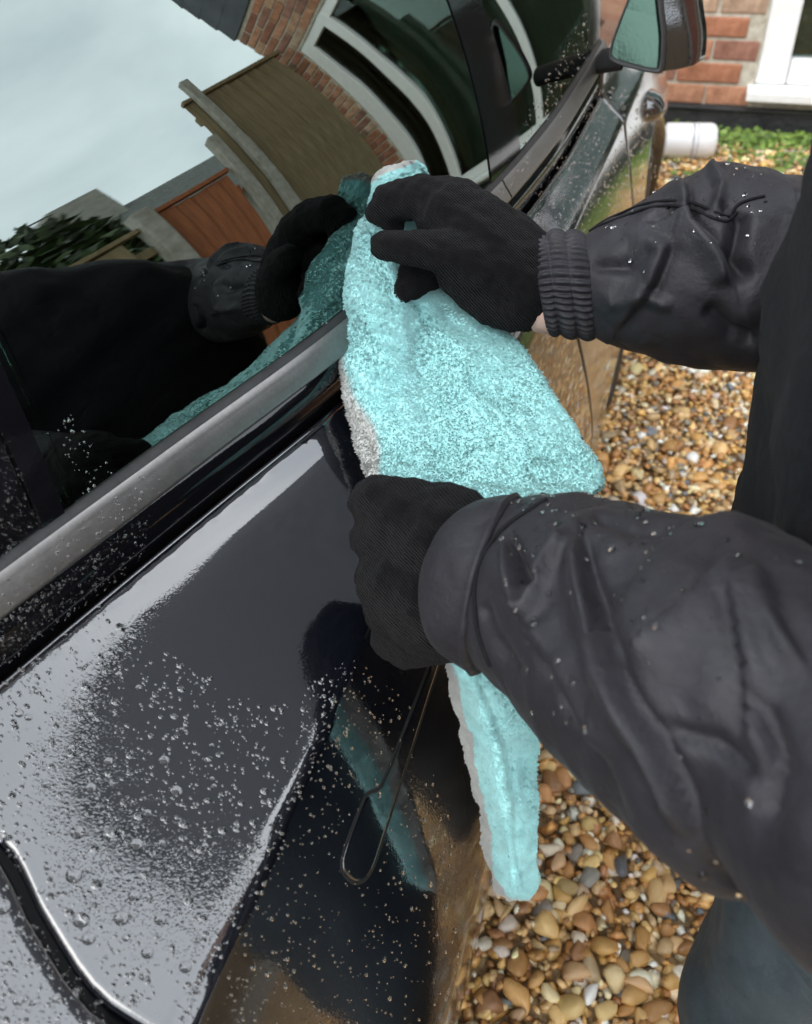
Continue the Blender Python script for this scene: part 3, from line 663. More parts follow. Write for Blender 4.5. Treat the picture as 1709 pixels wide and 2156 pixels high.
for poly, cnt, r0, r1 in regions:
    bx0, bx1 = min(p[0] for p in poly), max(p[0] for p in poly); by0, by1 = min(p[1] for p in poly), max(p[1] for p in poly)
    X_, Y_ = rng.uniform(bx0, bx1, cnt*6), rng.uniform(by0, by1, cnt*6)
    lane = np.sin(X_*.035+Y_*.012+2*np.sin(Y_*.004))+.6*np.sin(X_*.09-Y_*.02)      # dry lanes left by water that has drained down
    ok = np.array([inpoly(x, y, poly) for x, y in zip(X_, Y_)]) & ~((cnt > 1000) & (lane > .75) & (rng.random(cnt*6) < .85))
    X_, Y_ = X_[ok][:cnt], Y_[ok][:cnt]
    for p in hits(X_, Y_):
        t, dn, n = frame(p); d = np.linalg.norm(p-EYE)
        r = min(r1*1.5, r0*rng.lognormal(.05, .42)+(rng.random() < .06)*rng.uniform(0, r1-r0))/F*d
        Bm = np.stack([t*r*rng.uniform(.85, 1.1), dn*r*rng.uniform(.95, 1.35), n*r]); Vs.append(DS[0]@Bm+p+n*.0002); Ts.append(DS[1]+off); off += len(DS[0])
wd = link('water_beads', fastmesh('water_beads', np.concatenate(Vs), np.concatenate(Ts)), WATER, car); tag(wd, kind='stuff')

# ------------------------------------------------------------------ house with the white patio window
WY = 3.60; GZ = .15
house = empty('brick_house', (.2, WY, GZ), 'red brick house wall with white window and black plinth', 'house')
WX0, WX1, WZ0, WZ1 = .145, 2.10, .325, 2.25; HX0, HX1, HZ1 = -2.6, 2.36, 2.75; EAVE, RIDGE = 8.4, 13.6  # eaves and ridge heights made up, raised to darken the door's reflection
def prism(name, pts, y0, y1, m, parent):
    n = len(pts); V = [(x, y0, z) for x, z in pts]+[(x, y1, z) for x, z in pts]
    fs = [tuple(range(n)), tuple(range(2*n-1, n-1, -1))]+[(i, i+n, (i+1) % n+n, (i+1) % n) for i in range(n)]
    return link(name, mesh(name, V, fs, False), m, parent)
wall = empty('wall', (0, WY, GZ)); wall.parent = house; wall.matrix_parent_inverse = world_of(house).inverted()
for nm, lo, hi in (('mortar_backing', (HX0, WY+.006, .2), (WX0, WY+.22, HZ1)), ('mortar_backing', (WX1, WY+.006, .2), (HX1-.004, WY+.22, HZ1)), ('mortar_backing', (WX0, WY+.006, WZ1), (WX1, WY+.22, HZ1)), ('mortar_backing', (WX0, WY+.006, .2), (WX1, WY+.22, WZ0-.02))):
    box(nm, lo, hi, MORTAR, wall)
box('side_wall', (HX1-.22, WY+.222, .1), (HX1-.003, WY+6, HZ1), MORTAR, house)
box('rear_mass', (HX0, WY+.3, .1), (HX1-.25, WY+6, HZ1), ROOM, house)
prism('added_upper_wall', [(HX0, HZ1), (HX1, HZ1), (HX1, EAVE), ((HX0+HX1)/2, RIDGE), (HX0, EAVE)], WY+.02, WY+6, ADDED_SLATE, house)  # unseen storey added to hide sky from the rear door's reflection
for k in range(int((RIDGE-HZ1)/.17)):       # dark slate courses of the made-up upper storey
    z = HZ1+.17*k; hw = (HX1-HX0)/2 if z < EAVE else (HX1-HX0)/2*(RIDGE-z)/(RIDGE-EAVE)
    if hw > .15: prism('added_slate_course', [(-.1-hw, z), (-.1+hw, z), (-.1+hw-.02, z+.168), (-.1-hw+.02, z+.168)], WY-.012, WY+.02, ADDED_SLATE, house)
for sgn_r in (-1, 1):
    xe = (HX0+HX1)/2+sgn_r*((HX1-HX0)/2+.25); V = [((HX0+HX1)/2, WY-.2, RIDGE+.02), ((HX0+HX1)/2, WY+6.2, RIDGE+.02), (xe, WY+6.2, EAVE-.3), (xe, WY-.2, EAVE-.3)]; V += [(x, y, z+.12) for x, y, z in V]
    link('raised_roof_slope', mesh('raised_roof_slope', V, [(0, 1, 2, 3), (7, 6, 5, 4), (0, 3, 7, 4), (1, 5, 6, 2), (0, 4, 5, 1), (3, 2, 6, 7)], False), SLATE, house)
BL, BH = .225, .075
bvar = []
for k in range(4):
    bm = bmesh.new(); bmesh.ops.create_cube(bm, size=1)
    for v in bm.verts: v.co = Vector((v.co.x*(.215+.002*k)+random.uniform(-.002, .002), v.co.y*.05, v.co.z*.063+random.uniform(-.0015, .0015)))
    bmesh.ops.bevel(bm, geom=bm.edges[:], offset=.004, segments=1, affect='EDGES')
    me = D.meshes.new('brick'); bm.to_mesh(me); bm.free(); me.materials.append(BRICK); bvar.append(me)
bvh = []
for me in bvar[:2]:
    m2 = me.copy()
    for v in m2.vertices: v.co.x *= .48
    bvh.append(m2)
BP = [(.34, .14, .075), (.40, .19, .11), (.31, .12, .07), (.44, .25, .15), (.27, .125, .085), (.37, .16, .085), (.42, .28, .19)]
cnt = 0; rest = []
for row in range(33):
    z = .245+BH*(row+.5); xo = 0 if row % 2 else BL/2
    for i in range(-12, 11):
        x0 = .10+xo+i*BL; x1 = x0+BL-.010
        if x1 < HX0+.1: continue
        segs = [(x0, x1)]
        if x1 > HX1: segs = [(x0, HX1)]
        if z > WZ0-.055 and z < WZ1+.02:
            segs = [q for a, b_ in segs for q in ((a, min(b_, WX0-.008)), (max(a, WX1+.008), b_)) if q[1]-q[0] > .05]
        for a, b_ in segs:
            if b_-a < .05: continue
            c = BP[rng.integers(len(BP))]; f = rng.uniform(.85, 1.2)
            front = a > -.42 and (row < 8 or a > 1.9) and cnt < 300
            if front:
                me = bvar[rng.integers(4)]; o = D.objects.new('brick', me); col.objects.link(o); o.scale = ((b_-a)/.216, 1, 1)
                o.location = ((a+b_)/2, WY+.024+rng.uniform(-.003, .002), z); o.rotation_euler = (0, 0, 0); o.color = (c[0]*f, c[1]*f, c[2]*f, 1)
                o.parent = wall; o.matrix_parent_inverse = world_of(wall).inverted(); cnt += 1
            else: rest.append((a, b_, z, np.array(c)*f))
V, T, C3 = [], [], []; bxv = np.array([(x, y, z) for x in (0, 1) for y in (0, 1) for z in (0, 1)], float)
bxt = np.array([(0, 1, 3), (0, 3, 2), (4, 6, 7), (4, 7, 5), (0, 4, 5), (0, 5, 1), (2, 3, 7), (2, 7, 6), (0, 2, 6), (0, 6, 4), (1, 5, 7), (1, 7, 3)])
for k, (a, b_, z, c) in enumerate(rest):
    V.append(bxv*np.array([b_-a, .05, .063])+np.array([a, WY-.001+rng.uniform(-.003, .002), z-.0315])); T.append(bxt+8*k); C3.append(np.tile(c, (8, 1)))
BRICK_A, _mx = tint_mat('red_stock_brick_far', .85, 'attr'); lk(BRICK_A, ramp(BRICK_A, noise(BRICK_A, coords(BRICK_A), 22, 6), [(.3, g3(.6)), (.7, g3(1.3))]), _mx.inputs[7]); lk(BRICK_A, _mx.outputs[2], bsdf(BRICK_A).inputs['Base Color'])
tag(link('brickwork', fastmesh('brickwork', np.concatenate(V), np.concatenate(T), False, np.concatenate(C3)), BRICK_A, wall), kind='stuff')
box('plinth', (HX0, WY-.012, .02), (HX1+.004, WY+.03, .238), BLACKPAINTWALL, house, .004)
box('plinth_capping', (HX0, WY-.022, .236), (HX1+.006, WY+.01, .2475), BLACKPAINTWALL, house, .004)
win = empty('window', ((WX0+WX1)/2, WY, WZ0)); win.parent = house; win.matrix_parent_inverse = world_of(house).inverted()
for a, b_ in ((WX0, WX0+.105), (.90, .985), (1.66, 1.75), (WX1-.13, WX1)): box('frame_post', (a, WY+.012, WZ0), (b_, WY+.09, WZ1), UPVC, win, .008)
for a, b_ in ((WZ0, WZ0+.085), (WZ1-.085, WZ1)): box('frame_rail', (WX0+.107, WY+.016, a), (WX1-.127, WY+.086, b_), UPVC, win, .008)
for a, b_ in ((WX0+.107, .898), (.987, 1.658), (1.752, WX1-.132)): box('pane', (a, WY+.045, WZ0+.087), (b_, WY+.055, WZ1-.087), PANE, win)
box('sill', (WX0-.02, WY-.075, WZ0-.036), (WX1+.02, WY+.08, WZ0-.002), UPVC, win, .006)
box('curtain_wall', (WX0, WY+.2, WZ0), (WX1, WY+.21, WZ1), CURTAIN, house)

# ------------------------------------------------------------------ fences on the open side of the drive
FX = 2.20
fence_proto = {}
def fence(y0, y1, top, m, label, bw=.105, lap=.012):
    f = empty('timber_fence', (FX, (y0+y1)/2, 0), label, 'fence')
    if top not in fence_proto:
        bm = bmesh.new(); bmesh.ops.create_cube(bm, size=1)
        for v in bm.verts: v.co = Vector((v.co.x*(.010+.012*(v.co.y > 0)), v.co.y*(bw+lap), (v.co.z+.5)*(top-.12)+.12))
        me = D.meshes.new('board'); bm.to_mesh(me); bm.free(); me.materials.append(m); fence_proto[top] = me
    n = int((y1-y0)/bw)
    for i in range(n):
        o = D.objects.new('board', fence_proto[top]); col.objects.link(o); o.location = (FX+rng.uniform(-.004, .004), y0+bw*(i+.5), rng.uniform(-.006, .006)); o.rotation_euler = (rng.normal(0, .004), 0, R(5))
        o.parent = f; o.matrix_parent_inverse = world_of(f).inverted()
    for z in (.35, top*.55, top-.18): box('rail', (FX+.016, y0, z), (FX+.06, y1, z+.07), m, f, .004)
    box('gravel_board', (FX-.02, y0, -.02), (FX+.02, y1, .13), CONC, f, .005)
    box('capping_rail', (FX-.03, y0, top+.012), (FX+.035, y1, top+.045), m, f, .006)
    return f
fence(2.42, 3.56, 2.34, FENCEW, 'tall weathered board fence against the brick house corner')
fence(1.68, 2.27, 1.72, SHEDW, 'terracotta stained fence panel between brown fences')
fence(-2.6, 1.58, 1.66, FENCEW, 'long low brown board fence beside the gravel drive')
for y, t, lb in ((2.345, 2.02, 'pale concrete fence post between tall brown and terracotta panels'), (1.63, 1.80, 'pale concrete fence post between terracotta and long brown panels'), (2.56, 2.50, 'tall grey timber post rising above the board fence')):
    o = box('fence_post', (FX-.075-(.03 if y > 2.4 else 0), y-.05, -.02), (FX+(.04 if y < 2.4 else -.035), y+.05, t), CONC, None, .01); tag(o, lb, 'post')

# neighbour's bungalow and hedge beyond the fence, seen in the window
nb = empty('bungalow', (10.5, 6, 0), 'grey roofed bungalow beyond the fence', 'house')
box('wall', (9.0, 3.9, 0), (13, 9.5, 2.75), RENDER, nb)
V = [(8.6, 3.6, 2.7), (8.6, 9.8, 2.7), (11, 9.8, 4.5), (11, 3.6, 4.5), (13.4, 3.6, 2.7), (13.4, 9.8, 2.7)]
link('roof', mesh('roof', V, [(0, 1, 2, 3), (3, 2, 5, 4), (0, 3, 4), (1, 5, 2)], False), SLATE, nb)
box('chimney', (10.6, 4.6, 4.2), (11.1, 5.2, 5.2), RENDER, nb)
def leaves(n, c, rad, size, cols, seed, nrm_out=True):
    r = np.random.default_rng(seed); d = r.normal(size=(n, 3)); d /= np.linalg.norm(d, axis=1)[:, None]
    rr = r.uniform(.55, 1.0, n)**.5; p = d*rr[:, None]*np.array(rad)*(1+.22*wob(d, .7, seed))[:, None]+np.array(c)
    a = r.normal(size=(n, 3)); a /= np.linalg.norm(a, axis=1)[:, None]; b_ = np.cross(a, r.normal(size=(n, 3))); b_ /= np.linalg.norm(b_, axis=1)[:, None]
    s = size*r.uniform(.6, 1.3, n)[:, None]
    V = np.stack([p-a*s, p+b_*s*.45, p+a*s, p-b_*s*.45], 1).reshape(-1, 3); k = np.arange(n)*4
    T = np.concatenate([np.stack([k, k+1, k+2], 1), np.stack([k, k+2, k+3], 1)]); cc = np.array(cols)[r.integers(len(cols), size=n)]*r.uniform(.7, 1.2, (n, 1))
    return V, T, np.repeat(cc, 4, 0)
def tree(name, label, c, rad, seed):
    t = empty(name, (c[0], c[1], 0), label, 'tree')
    V = []
    for z, r in ((0, .14), (c[2]*.5, .1), (c[2]*1.1, .05)):
        for a in np.linspace(0, 2*math.pi, 8, endpoint=False): V.append((c[0]+r*math.cos(a)+.05*z*.2, c[1]+r*math.sin(a), z))
    link('trunk', mesh('trunk', V, gridfaces(3, 8, closed=True)), BARK, t)
    link('crown', fastmesh('crown', *leaves(5200, c, rad, .09, [(.03, .055, .016), (.045, .075, .02), (.025, .04, .012)], seed)[:2], False, leaves(5200, c, rad, .09, [(.03, .055, .016), (.045, .075, .02), (.025, .04, .012)], seed)[2]), LEAF, t)
tree('hedge_tree', 'dark green bushy evergreen behind the long brown fence', (4.4, 1.95, 1.5), (.8, .75, 1.15), 3)
tree('hedge_tree', 'round dark shrub behind the long brown fence', (4.6, .3, 1.4), (.9, .9, 1.0), 4)

# low weeds along the foot of the wall
V, T, C3 = [], [], []; off = 0
for k in range(900):
    x = rng.uniform(-.6, 1.9); y = WY-.02-abs(rng.normal(0, .15)); h = rng.uniform(.012, .05)*(1 if y > WY-.16 else .7)
    for q in range(rng.integers(5, 9)):
        a = rng.uniform(0, 6.28); hh = h*rng.uniform(.4, 1); rr = rng.uniform(.006, .035); s = rng.uniform(.005, .0105)
        c = np.array([x+rr*math.cos(a), y+rr*math.sin(a), GZ+hh]); n = np.array([rng.normal(0, .4), rng.normal(0, .4)-.3, 1]); n /= np.linalg.norm(n)
        t = np.cross(n, (math.cos(a), math.sin(a), .1)); t /= np.linalg.norm(t); b_ = np.cross(n, t)
        ring_ = [c+(t*math.cos(w_)+b_*1.3*math.sin(w_))*s for w_ in np.linspace(0, 2*math.pi, 6, endpoint=False)]
        root = np.array([x, y, GZ-.01])
        V += [c+n*.003]+ring_+[root, root+np.array([.0025, 0, 0]), c]; T += [(off, off+1+j, off+1+(j+1) % 6) for j in range(6)]+[(off+7, off+8, off+9)]
        cc = np.array([(.12, .20, .03), (.17, .25, .045), (.085, .15, .025)][rng.integers(3)])*rng.uniform(.8, 1.3); C3 += [cc]*10; off += 10
weeds = link('ground_cover', fastmesh('ground_cover', np.array(V), np.array(T), True, np.array(C3)), LEAF); tag(weeds, 'low bright green weeds along the foot of the brick wall', 'weeds', kind='stuff')

# white bottle lying by the wall
bl = empty('plastic_bottle', (-.06, 3.33, GZ), 'white plastic bottle lying on the gravel by the wall', 'bottle')
ax0 = np.array([-.23, 3.30, GZ+.062]); axd = np.array([1, .16, 0.]); axd /= np.linalg.norm(axd); sd_ = np.array([-axd[1], axd[0], 0])
def blathe(name, prof, m, parent):
    V = []
    for h, r in prof:
        for a in np.linspace(0, 2*math.pi, 36, endpoint=False): V.append(ax0+axd*h+(sd_*math.cos(a)+np.array([0, 0, 1])*math.sin(a))*r)
    n = len(prof); return link(name, mesh(name, V, gridfaces(n, 36, closed=True)+[tuple(range(36)), tuple((n-1)*36+k for k in range(35, -1, -1))]), m, parent)
body_b = blathe('body', [(-.02, .024), (0, .028), (.015, .045), (.03, .055), (.05, .058), (.10, .058), (.22, .058), (.262, .058), (.274, .053), (.279, .044)], PLASTIC, bl)
blathe('cap', [(-.055, .026), (-.052, .028), (-.02, .028), (-.018, .026)], PLASTIC, bl)
for h0, h1 in ((.10, .108), (.195, .203), (.212, .216)): blathe('label_band', [(h0, .0575), (h0, .0586), (h1, .0586), (h1, .0575)], LABELM, bl)

# ------------------------------------------------------------------ towel
def crom(keys, n):
    """Catmull-Rom through key rows (array k x m)"""
    K = np.array(keys, float); K = np.concatenate([2*K[:1]-K[1:2], K, 2*K[-1:]-K[-2:-1]]); out_ = []
    u = np.linspace(0, len(K)-3-1e-6, n); i = u.astype(int); t = (u-i)[:, None]
    p0, p1, p2, p3 = K[i], K[i+1], K[i+2], K[i+3]
    return .5*(2*p1+(p2-p0)*t+(2*p0-5*p1+4*p2-p3)*t*t+(3*p1-p0-3*p2+p3)*t**3)
# rows: left edge px,py,d | fold px,py,d | right edge px,py,d
TR = [(862, 340, .915, 880, 345, .915, 893, 356, .915),
      (805, 360, .925, 860, 372, .915, 905, 385, .91),
      (776, 410, .93, 830, 425, .905, 900, 440, .90),
      (752, 465, .915, 800, 475, .885, 880, 480, .90),
      (730, 510, .90, 800, 520, .862, 880, 545, .895),
      (717, 590, .885, 830, 605, .845, 905, 600, .885),
      (713, 660, .875, 838, 655, .845, 985, 645, .88),
      (714, 730, .865, 847, 715, .842, 1075, 710, .87),
      (720, 800, .85, 852, 780, .835, 1135, 790, .85),
      (737, 880, .835, 856, 850, .825, 1195, 880, .83),
      (760, 960, .815, 860, 930, .805, 1250, 965, .80),
      (790, 1030, .785, 866, 1010, .785, 1262, 1030, .775),
      (840, 1110, .735, 900, 1090, .735, 1180, 1100, .735),
      (890, 1230, .69, 940, 1220, .69, 1080, 1220, .69),
      (925, 1350, .70, 965, 1350, .685, 1035, 1350, .69),
      (945, 1405, .715, 985, 1410, .69, 1045, 1420, .70),
      (962, 1480, .735, 1015, 1485, .705, 1110, 1490, .72),
      (985, 1570, .76, 1040, 1570, .73, 1128, 1560, .75),
      (1010, 1680, .79, 1060, 1680, .76, 1124, 1680, .78),
      (1032, 1790, .82, 1075, 1790, .80, 1122, 1790, .81),
      (1050, 1862, .845, 1086, 1866, .83, 1128, 1850, .835),
      (1072, 1890, .855, 1092, 1893, .85, 1110, 1884, .85)]
NR, NU = 150, 46
TK = crom(TR, NR)
grid = np.zeros((NR, NU, 3)); us = np.linspace(0, 1, NU)
for i in range(NR):
    r = TK[i]; A, Bm, Cc = P(*r[0:3]), P(*r[3:6]), P(*r[6:9])
    wl = np.linalg.norm(Bm-A); wr = np.linalg.norm(Cc-Bm); f = min(.6, max(.25, wl/(wl+wr)))
    for j, u in enumerate(us):
        if u < f: q = A+(Bm-A)*(u/f); q = q-ray(*r[0:2])*min(.010, .11*wl)*math.sin(u/f*math.pi)
        else:
            v = (u-f)/(1-f); q = Bm+(Cc-Bm)*v; q = q+ray(*r[3:5])*min(.012, .07*wr)*math.sin(min(1, v*2.5)*math.pi)*(1-v)
        grid[i, j] = q
gn = np.cross(np.gradient(grid, axis=0).reshape(-1, 3), np.gradient(grid, axis=1).reshape(-1, 3)); gn /= np.linalg.norm(gn, axis=1)[:, None]+1e-9
tocam = EYE-grid.reshape(-1, 3); sgn = np.sign((gn*tocam).sum(1)); sgn = np.where(np.median(sgn) > 0, 1, -1); gn = gn*sgn
G0 = grid.reshape(-1, 3); G0 = G0+gn*(.0028*wob(G0, 14, 9)+.0022*wob(G0, 30, 10))[:, None]; gn3 = gn.reshape(NR, NU, 3)
uu = np.tile(us, NR); vv = np.repeat(np.linspace(0, 1, NR), NU)
CY1 = np.array([.34, .71, .71]); CY2 = np.array([.50, .83, .815]); GREY = np.array([.52, .53, .50])
def towel_col(u, v, jit):
    c = CY1[None]+(CY2-CY1)[None]*np.clip(jit, 0, 1)[:, None]
    edge_w = .05+.07*np.exp(-((v-.47)/.06)**2)+.16*np.clip((v-.58)/.06, 0, 1)+.25*np.exp(-((v-.02)/.04)**2)
    e = np.clip((edge_w+.006*np.sin(v*60)-u)/.03, 0, 1)[:, None]; e = np.maximum(e, np.clip((v-.985)/.01, 0, 1)[:, None]*.6)
    return c*(1-e)+GREY*e
T0 = 0.0035
tw = empty('microfibre_towel', P(1080, 1890, .85), 'turquoise plush microfibre drying towel with grey edge held against the car', 'towel')
n0 = len(G0); fs = gridfaces(NR, NU); rim = [j for j in range(NU)]+[i*NU+NU-1 for i in range(1, NR)]+[(NR-1)*NU+j for j in range(NU-2, -1, -1)]+[i*NU for i in range(NR-2, 0, -1)]
TT = []
for a, b_, c, d in fs: TT += [(a, b_, c), (a, c, d), (n0+a, n0+c, n0+b_), (n0+a, n0+d, n0+c)]
for a, b_ in zip(rim, rim[1:]+rim[:1]): TT += [(a, n0+a, n0+b_), (a, n0+b_, b_)]
cc = towel_col(uu, vv, .3+.0*uu); link('cloth', fastmesh('cloth', np.concatenate([G0+gn*T0, G0-gn*T0]), np.array(TT), True, np.concatenate([cc, cc])*1.0), CLOTHBASE, tw)
# pile: short looped tufts over both faces and round the rim
nf = 170000
ri = rng.uniform(0, NR-1.001, nf); ci = rng.uniform(0, NU-1.001, nf)
rim_n = 20000; side_pick = rng.integers(4, size=rim_n)
ri[:rim_n] = np.where(side_pick == 0, 0, np.where(side_pick == 1, NR-1.001, ri[:rim_n])); ci[:rim_n] = np.where(side_pick == 2, 0, np.where(side_pick == 3, NU-1.001, ci[:rim_n]))
ii, jj = ri.astype(int), ci.astype(int); fr, fc = (ri-ii)[:, None], (ci-jj)[:, None]
Gg = G0.reshape(NR, NU, 3)
def bil(A): return A[ii, jj]*(1-fr)*(1-fc)+A[ii+1, jj]*fr*(1-fc)+A[ii, jj+1]*(1-fr)*fc+A[ii+1, jj+1]*fr*fc
pb = bil(Gg); pn_ = bil(gn3); pn_ /= np.linalg.norm(pn_, axis=1)[:, None]
dr = np.gradient(Gg, axis=0); dc = np.gradient(Gg, axis=1); tdn = bil(dr); tdn /= np.linalg.norm(tdn, axis=1)[:, None]+1e-9; tac = bil(dc); tac /= np.linalg.norm(tac, axis=1)[:, None]+1e-9
sg = np.where(rng.random(nf) < .72, 1., -1.)[:, None]; base_p = pb+pn_*sg*T0
outv = np.zeros((nf, 3)); outv[:rim_n] = np.where((side_pick == 0)[:, None], -tdn[:rim_n], np.where((side_pick == 1)[:, None], tdn[:rim_n], np.where((side_pick == 2)[:, None], -tac[:rim_n], tac[:rim_n])))
base_p[:rim_n] = pb[:rim_n]+pn_[:rim_n]*rng.uniform(-T0, T0, (rim_n, 1))
flow = .55*wob(pb, 9, 21)[:, None]*tac+(.35+.5*wob(pb, 13, 22)[:, None])*tdn
cl = np.stack([wob(pb, 165, 31), wob(pb, 165, 32), wob(pb, 165, 33)], 1)*.25
dirv = pn_*sg*(.85)+flow*.55+cl+rng.normal(0, .09, (nf, 3))+outv*1.5; dirv /= np.linalg.norm(dirv, axis=1)[:, None]
ln = rng.uniform(.0018, .0031, nf)[:, None]*(1+.25*wob(pb, 40, 34)[:, None]); bend = (tdn*.35+cl*.5)*ln*.45
side = np.cross(dirv, EYE-pb); side /= np.linalg.norm(side, axis=1)[:, None]; side2 = side+rng.normal(0, .4, (nf, 3)); wd_ = rng.uniform(.00034, .0006, nf)[:, None]
m_ = base_p+dirv*ln*.55; e_ = base_p+dirv*ln+bend
FV = np.stack([base_p-side2*wd_, base_p+side2*wd_, m_-side2*wd_*.95, m_+side2*wd_*.95, e_], 1).reshape(-1, 3); k = np.arange(nf)*5
FT = np.concatenate([np.stack([k, k+1, k+3], 1), np.stack([k, k+3, k+2], 1), np.stack([k+2, k+3, k+4], 1)])
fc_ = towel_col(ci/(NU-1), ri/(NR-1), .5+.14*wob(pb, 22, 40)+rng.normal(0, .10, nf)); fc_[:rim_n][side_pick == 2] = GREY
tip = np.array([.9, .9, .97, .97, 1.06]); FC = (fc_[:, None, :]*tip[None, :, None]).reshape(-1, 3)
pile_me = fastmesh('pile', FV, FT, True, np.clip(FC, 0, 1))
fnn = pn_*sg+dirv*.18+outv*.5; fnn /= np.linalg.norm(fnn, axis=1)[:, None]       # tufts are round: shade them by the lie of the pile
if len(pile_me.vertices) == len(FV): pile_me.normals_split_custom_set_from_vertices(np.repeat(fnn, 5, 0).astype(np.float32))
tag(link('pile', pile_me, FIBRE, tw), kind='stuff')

# ------------------------------------------------------------------ person
person = empty('person', (.38, .74, 0), 'person in black rain jacket and black knit gloves drying the car window with a towel', 'person')
def cone(bm, p0, r0, p1, r1, seg=14):
    p0, p1 = np.array(p0, float), np.array(p1, float); d = p1-p0; L_ = np.linalg.norm(d); d = d/L_ if L_ > 1e-6 else np.array([0, 0, 1.])
    a = np.cross(d, (0, 0, 1.) if abs(d[2]) < .9 else (1., 0, 0)); a /= np.linalg.norm(a); b_ = np.cross(d, a); rings = []
    prof = [(-r0*math.cos(t), r0*math.sin(t)) for t in np.linspace(.25, math.pi/2, 4)]+[(L_+r1*math.sin(t), r1*math.cos(t)) for t in np.linspace(0, math.pi/2-.25, 4)]
    for h, r in prof: rings.append([bm.verts.new(p0+d*h+(a*math.cos(t)+b_*math.sin(t))*r) for t in np.linspace(0, 2*math.pi, seg, endpoint=False)])
    for q, s in zip(rings, rings[1:]):
        for k in range(seg): bm.faces.new((q[k], q[(k+1) % seg], s[(k+1) % seg], s[k]))
    bm.faces.new(rings[0][::-1]); bm.faces.new(rings[-1])
def blob(name, cones, m, parent, voxel=.003, smooth_it=8, disp=None):
    """many overlapping tapered limbs melted into one continuous skin"""
    bm = bmesh.new()
    for c in cones: cone(bm, *c)
    bmesh.ops.recalc_face_normals(bm, faces=bm.faces[:])
    me = D.meshes.new(name); bm.to_mesh(me); bm.free(); tmp = D.objects.new('tmp', me); col.objects.link(tmp)
    md = tmp.modifiers.new('r', 'REMESH'); md.mode = 'VOXEL'; md.voxel_size = voxel; md.use_smooth_shade = True
    ms = tmp.modifiers.new('s', 'SMOOTH'); ms.factor = .5; ms.iterations = smooth_it
    bpy.context.view_layer.update(); dg = bpy.context.evaluated_depsgraph_get(); ev = tmp.evaluated_get(dg); me2 = D.meshes.new_from_object(ev)
    D.objects.remove(tmp); D.meshes.remove(me); me2.name = name; me2.materials.clear()
    n = len(me2.vertices); co = np.zeros(n*3, np.float32); me2.vertices.foreach_get('co', co); nm = np.zeros(n*3, np.float32); me2.vertices.foreach_get('normal', nm)
    if disp is not None: co = (co.reshape(-1, 3)+nm.reshape(-1, 3)*disp(co.reshape(-1, 3))[:, None]).ravel(); me2.vertices.foreach_set('co', co)
    me2.polygons.foreach_set('use_smooth', np.ones(len(me2.polygons), bool)); me2.update()
    return link(name, me2, m, parent)
def px_chain(pts): 
    """pts: (px, py, d, radius px) -> list of tapered pieces"""
    o = []
    for a, b_ in zip(pts, pts[1:]): o.append((P(*a[:3]), a[3]/F*a[2], P(*b_[:3]), b_[3]/F*b_[2]))
    return o
# right hand pinching the top of the towel
rh = []
rh += px_chain([(1092, 592, .855, 101), (1065, 560, .855, 102), (1010, 505, .855, 92), (950, 455, .86, 74)])
rh += px_chain([(1085, 615, .85, 84), (1050, 612, .85, 76), (985, 570, .845, 66)])
rh += px_chain([(960, 445, .86, 66), (890, 415, .868, 46), (822, 425, .88, 40), (805, 452, .89, 33), (826, 472, .885, 26)])      # index
rh += px_chain([(1010, 560, .835, 66), (950, 535, .825, 46), (880, 523, .822, 38), (815, 519, .825, 32), (803, 518, .826, 26)])   # thumb
rh += px_chain([(975, 500, .87, 62), (905, 530, .872, 42), (862, 585, .858, 33), (848, 618, .845, 22)])                               # middle
rh += px_chain([(985, 530, .88, 58), (925, 555, .885, 40), (888, 590, .872, 32), (872, 610, .86, 25)])                               # ring
rh += px_chain([(1000, 560, .895, 52), (935, 570, .91, 34), (895, 600, .905, 28), (880, 620, .90, 22)])                               # little
knitd = lambda c: .0008*wob(c, 60, 3)+.0010*wob(c, 25, 4)
g1 = blob('glove', rh, GLOVE, person, .0028, 5, knitd)
# left hand: closed fist pressing the towel to the door
lh = []
lh += px_chain([(1010, 1180, .645, 120), (930, 1140, .645, 128), (850, 1100, .65, 98)])
lh += px_chain([(985, 1290, .645, 105), (920, 1270, .645, 118), (850, 1240, .65, 100)])
for (y0, dx, dd) in ((1052, 0, 0), (1128, 4, .004), (1205, 14, .004), (1285, 34, .0)):
    lh += px_chain([(880+dx*.4, y0+18, .645+dd, 66), (800+dx, y0, .648+dd, 57), (776+dx, y0+6, .672+dd, 46), (800+dx, y0+16, .70+dd, 40), (840+dx, y0+24, .705+dd, 36)])
lh += px_chain([(960, 1310, .655, 90), (900, 1345, .66, 60), (850, 1360, .675, 48), (815, 1345, .69, 38)])
g2 = blob('glove', lh, GLOVE, person, .0028, 6, knitd)
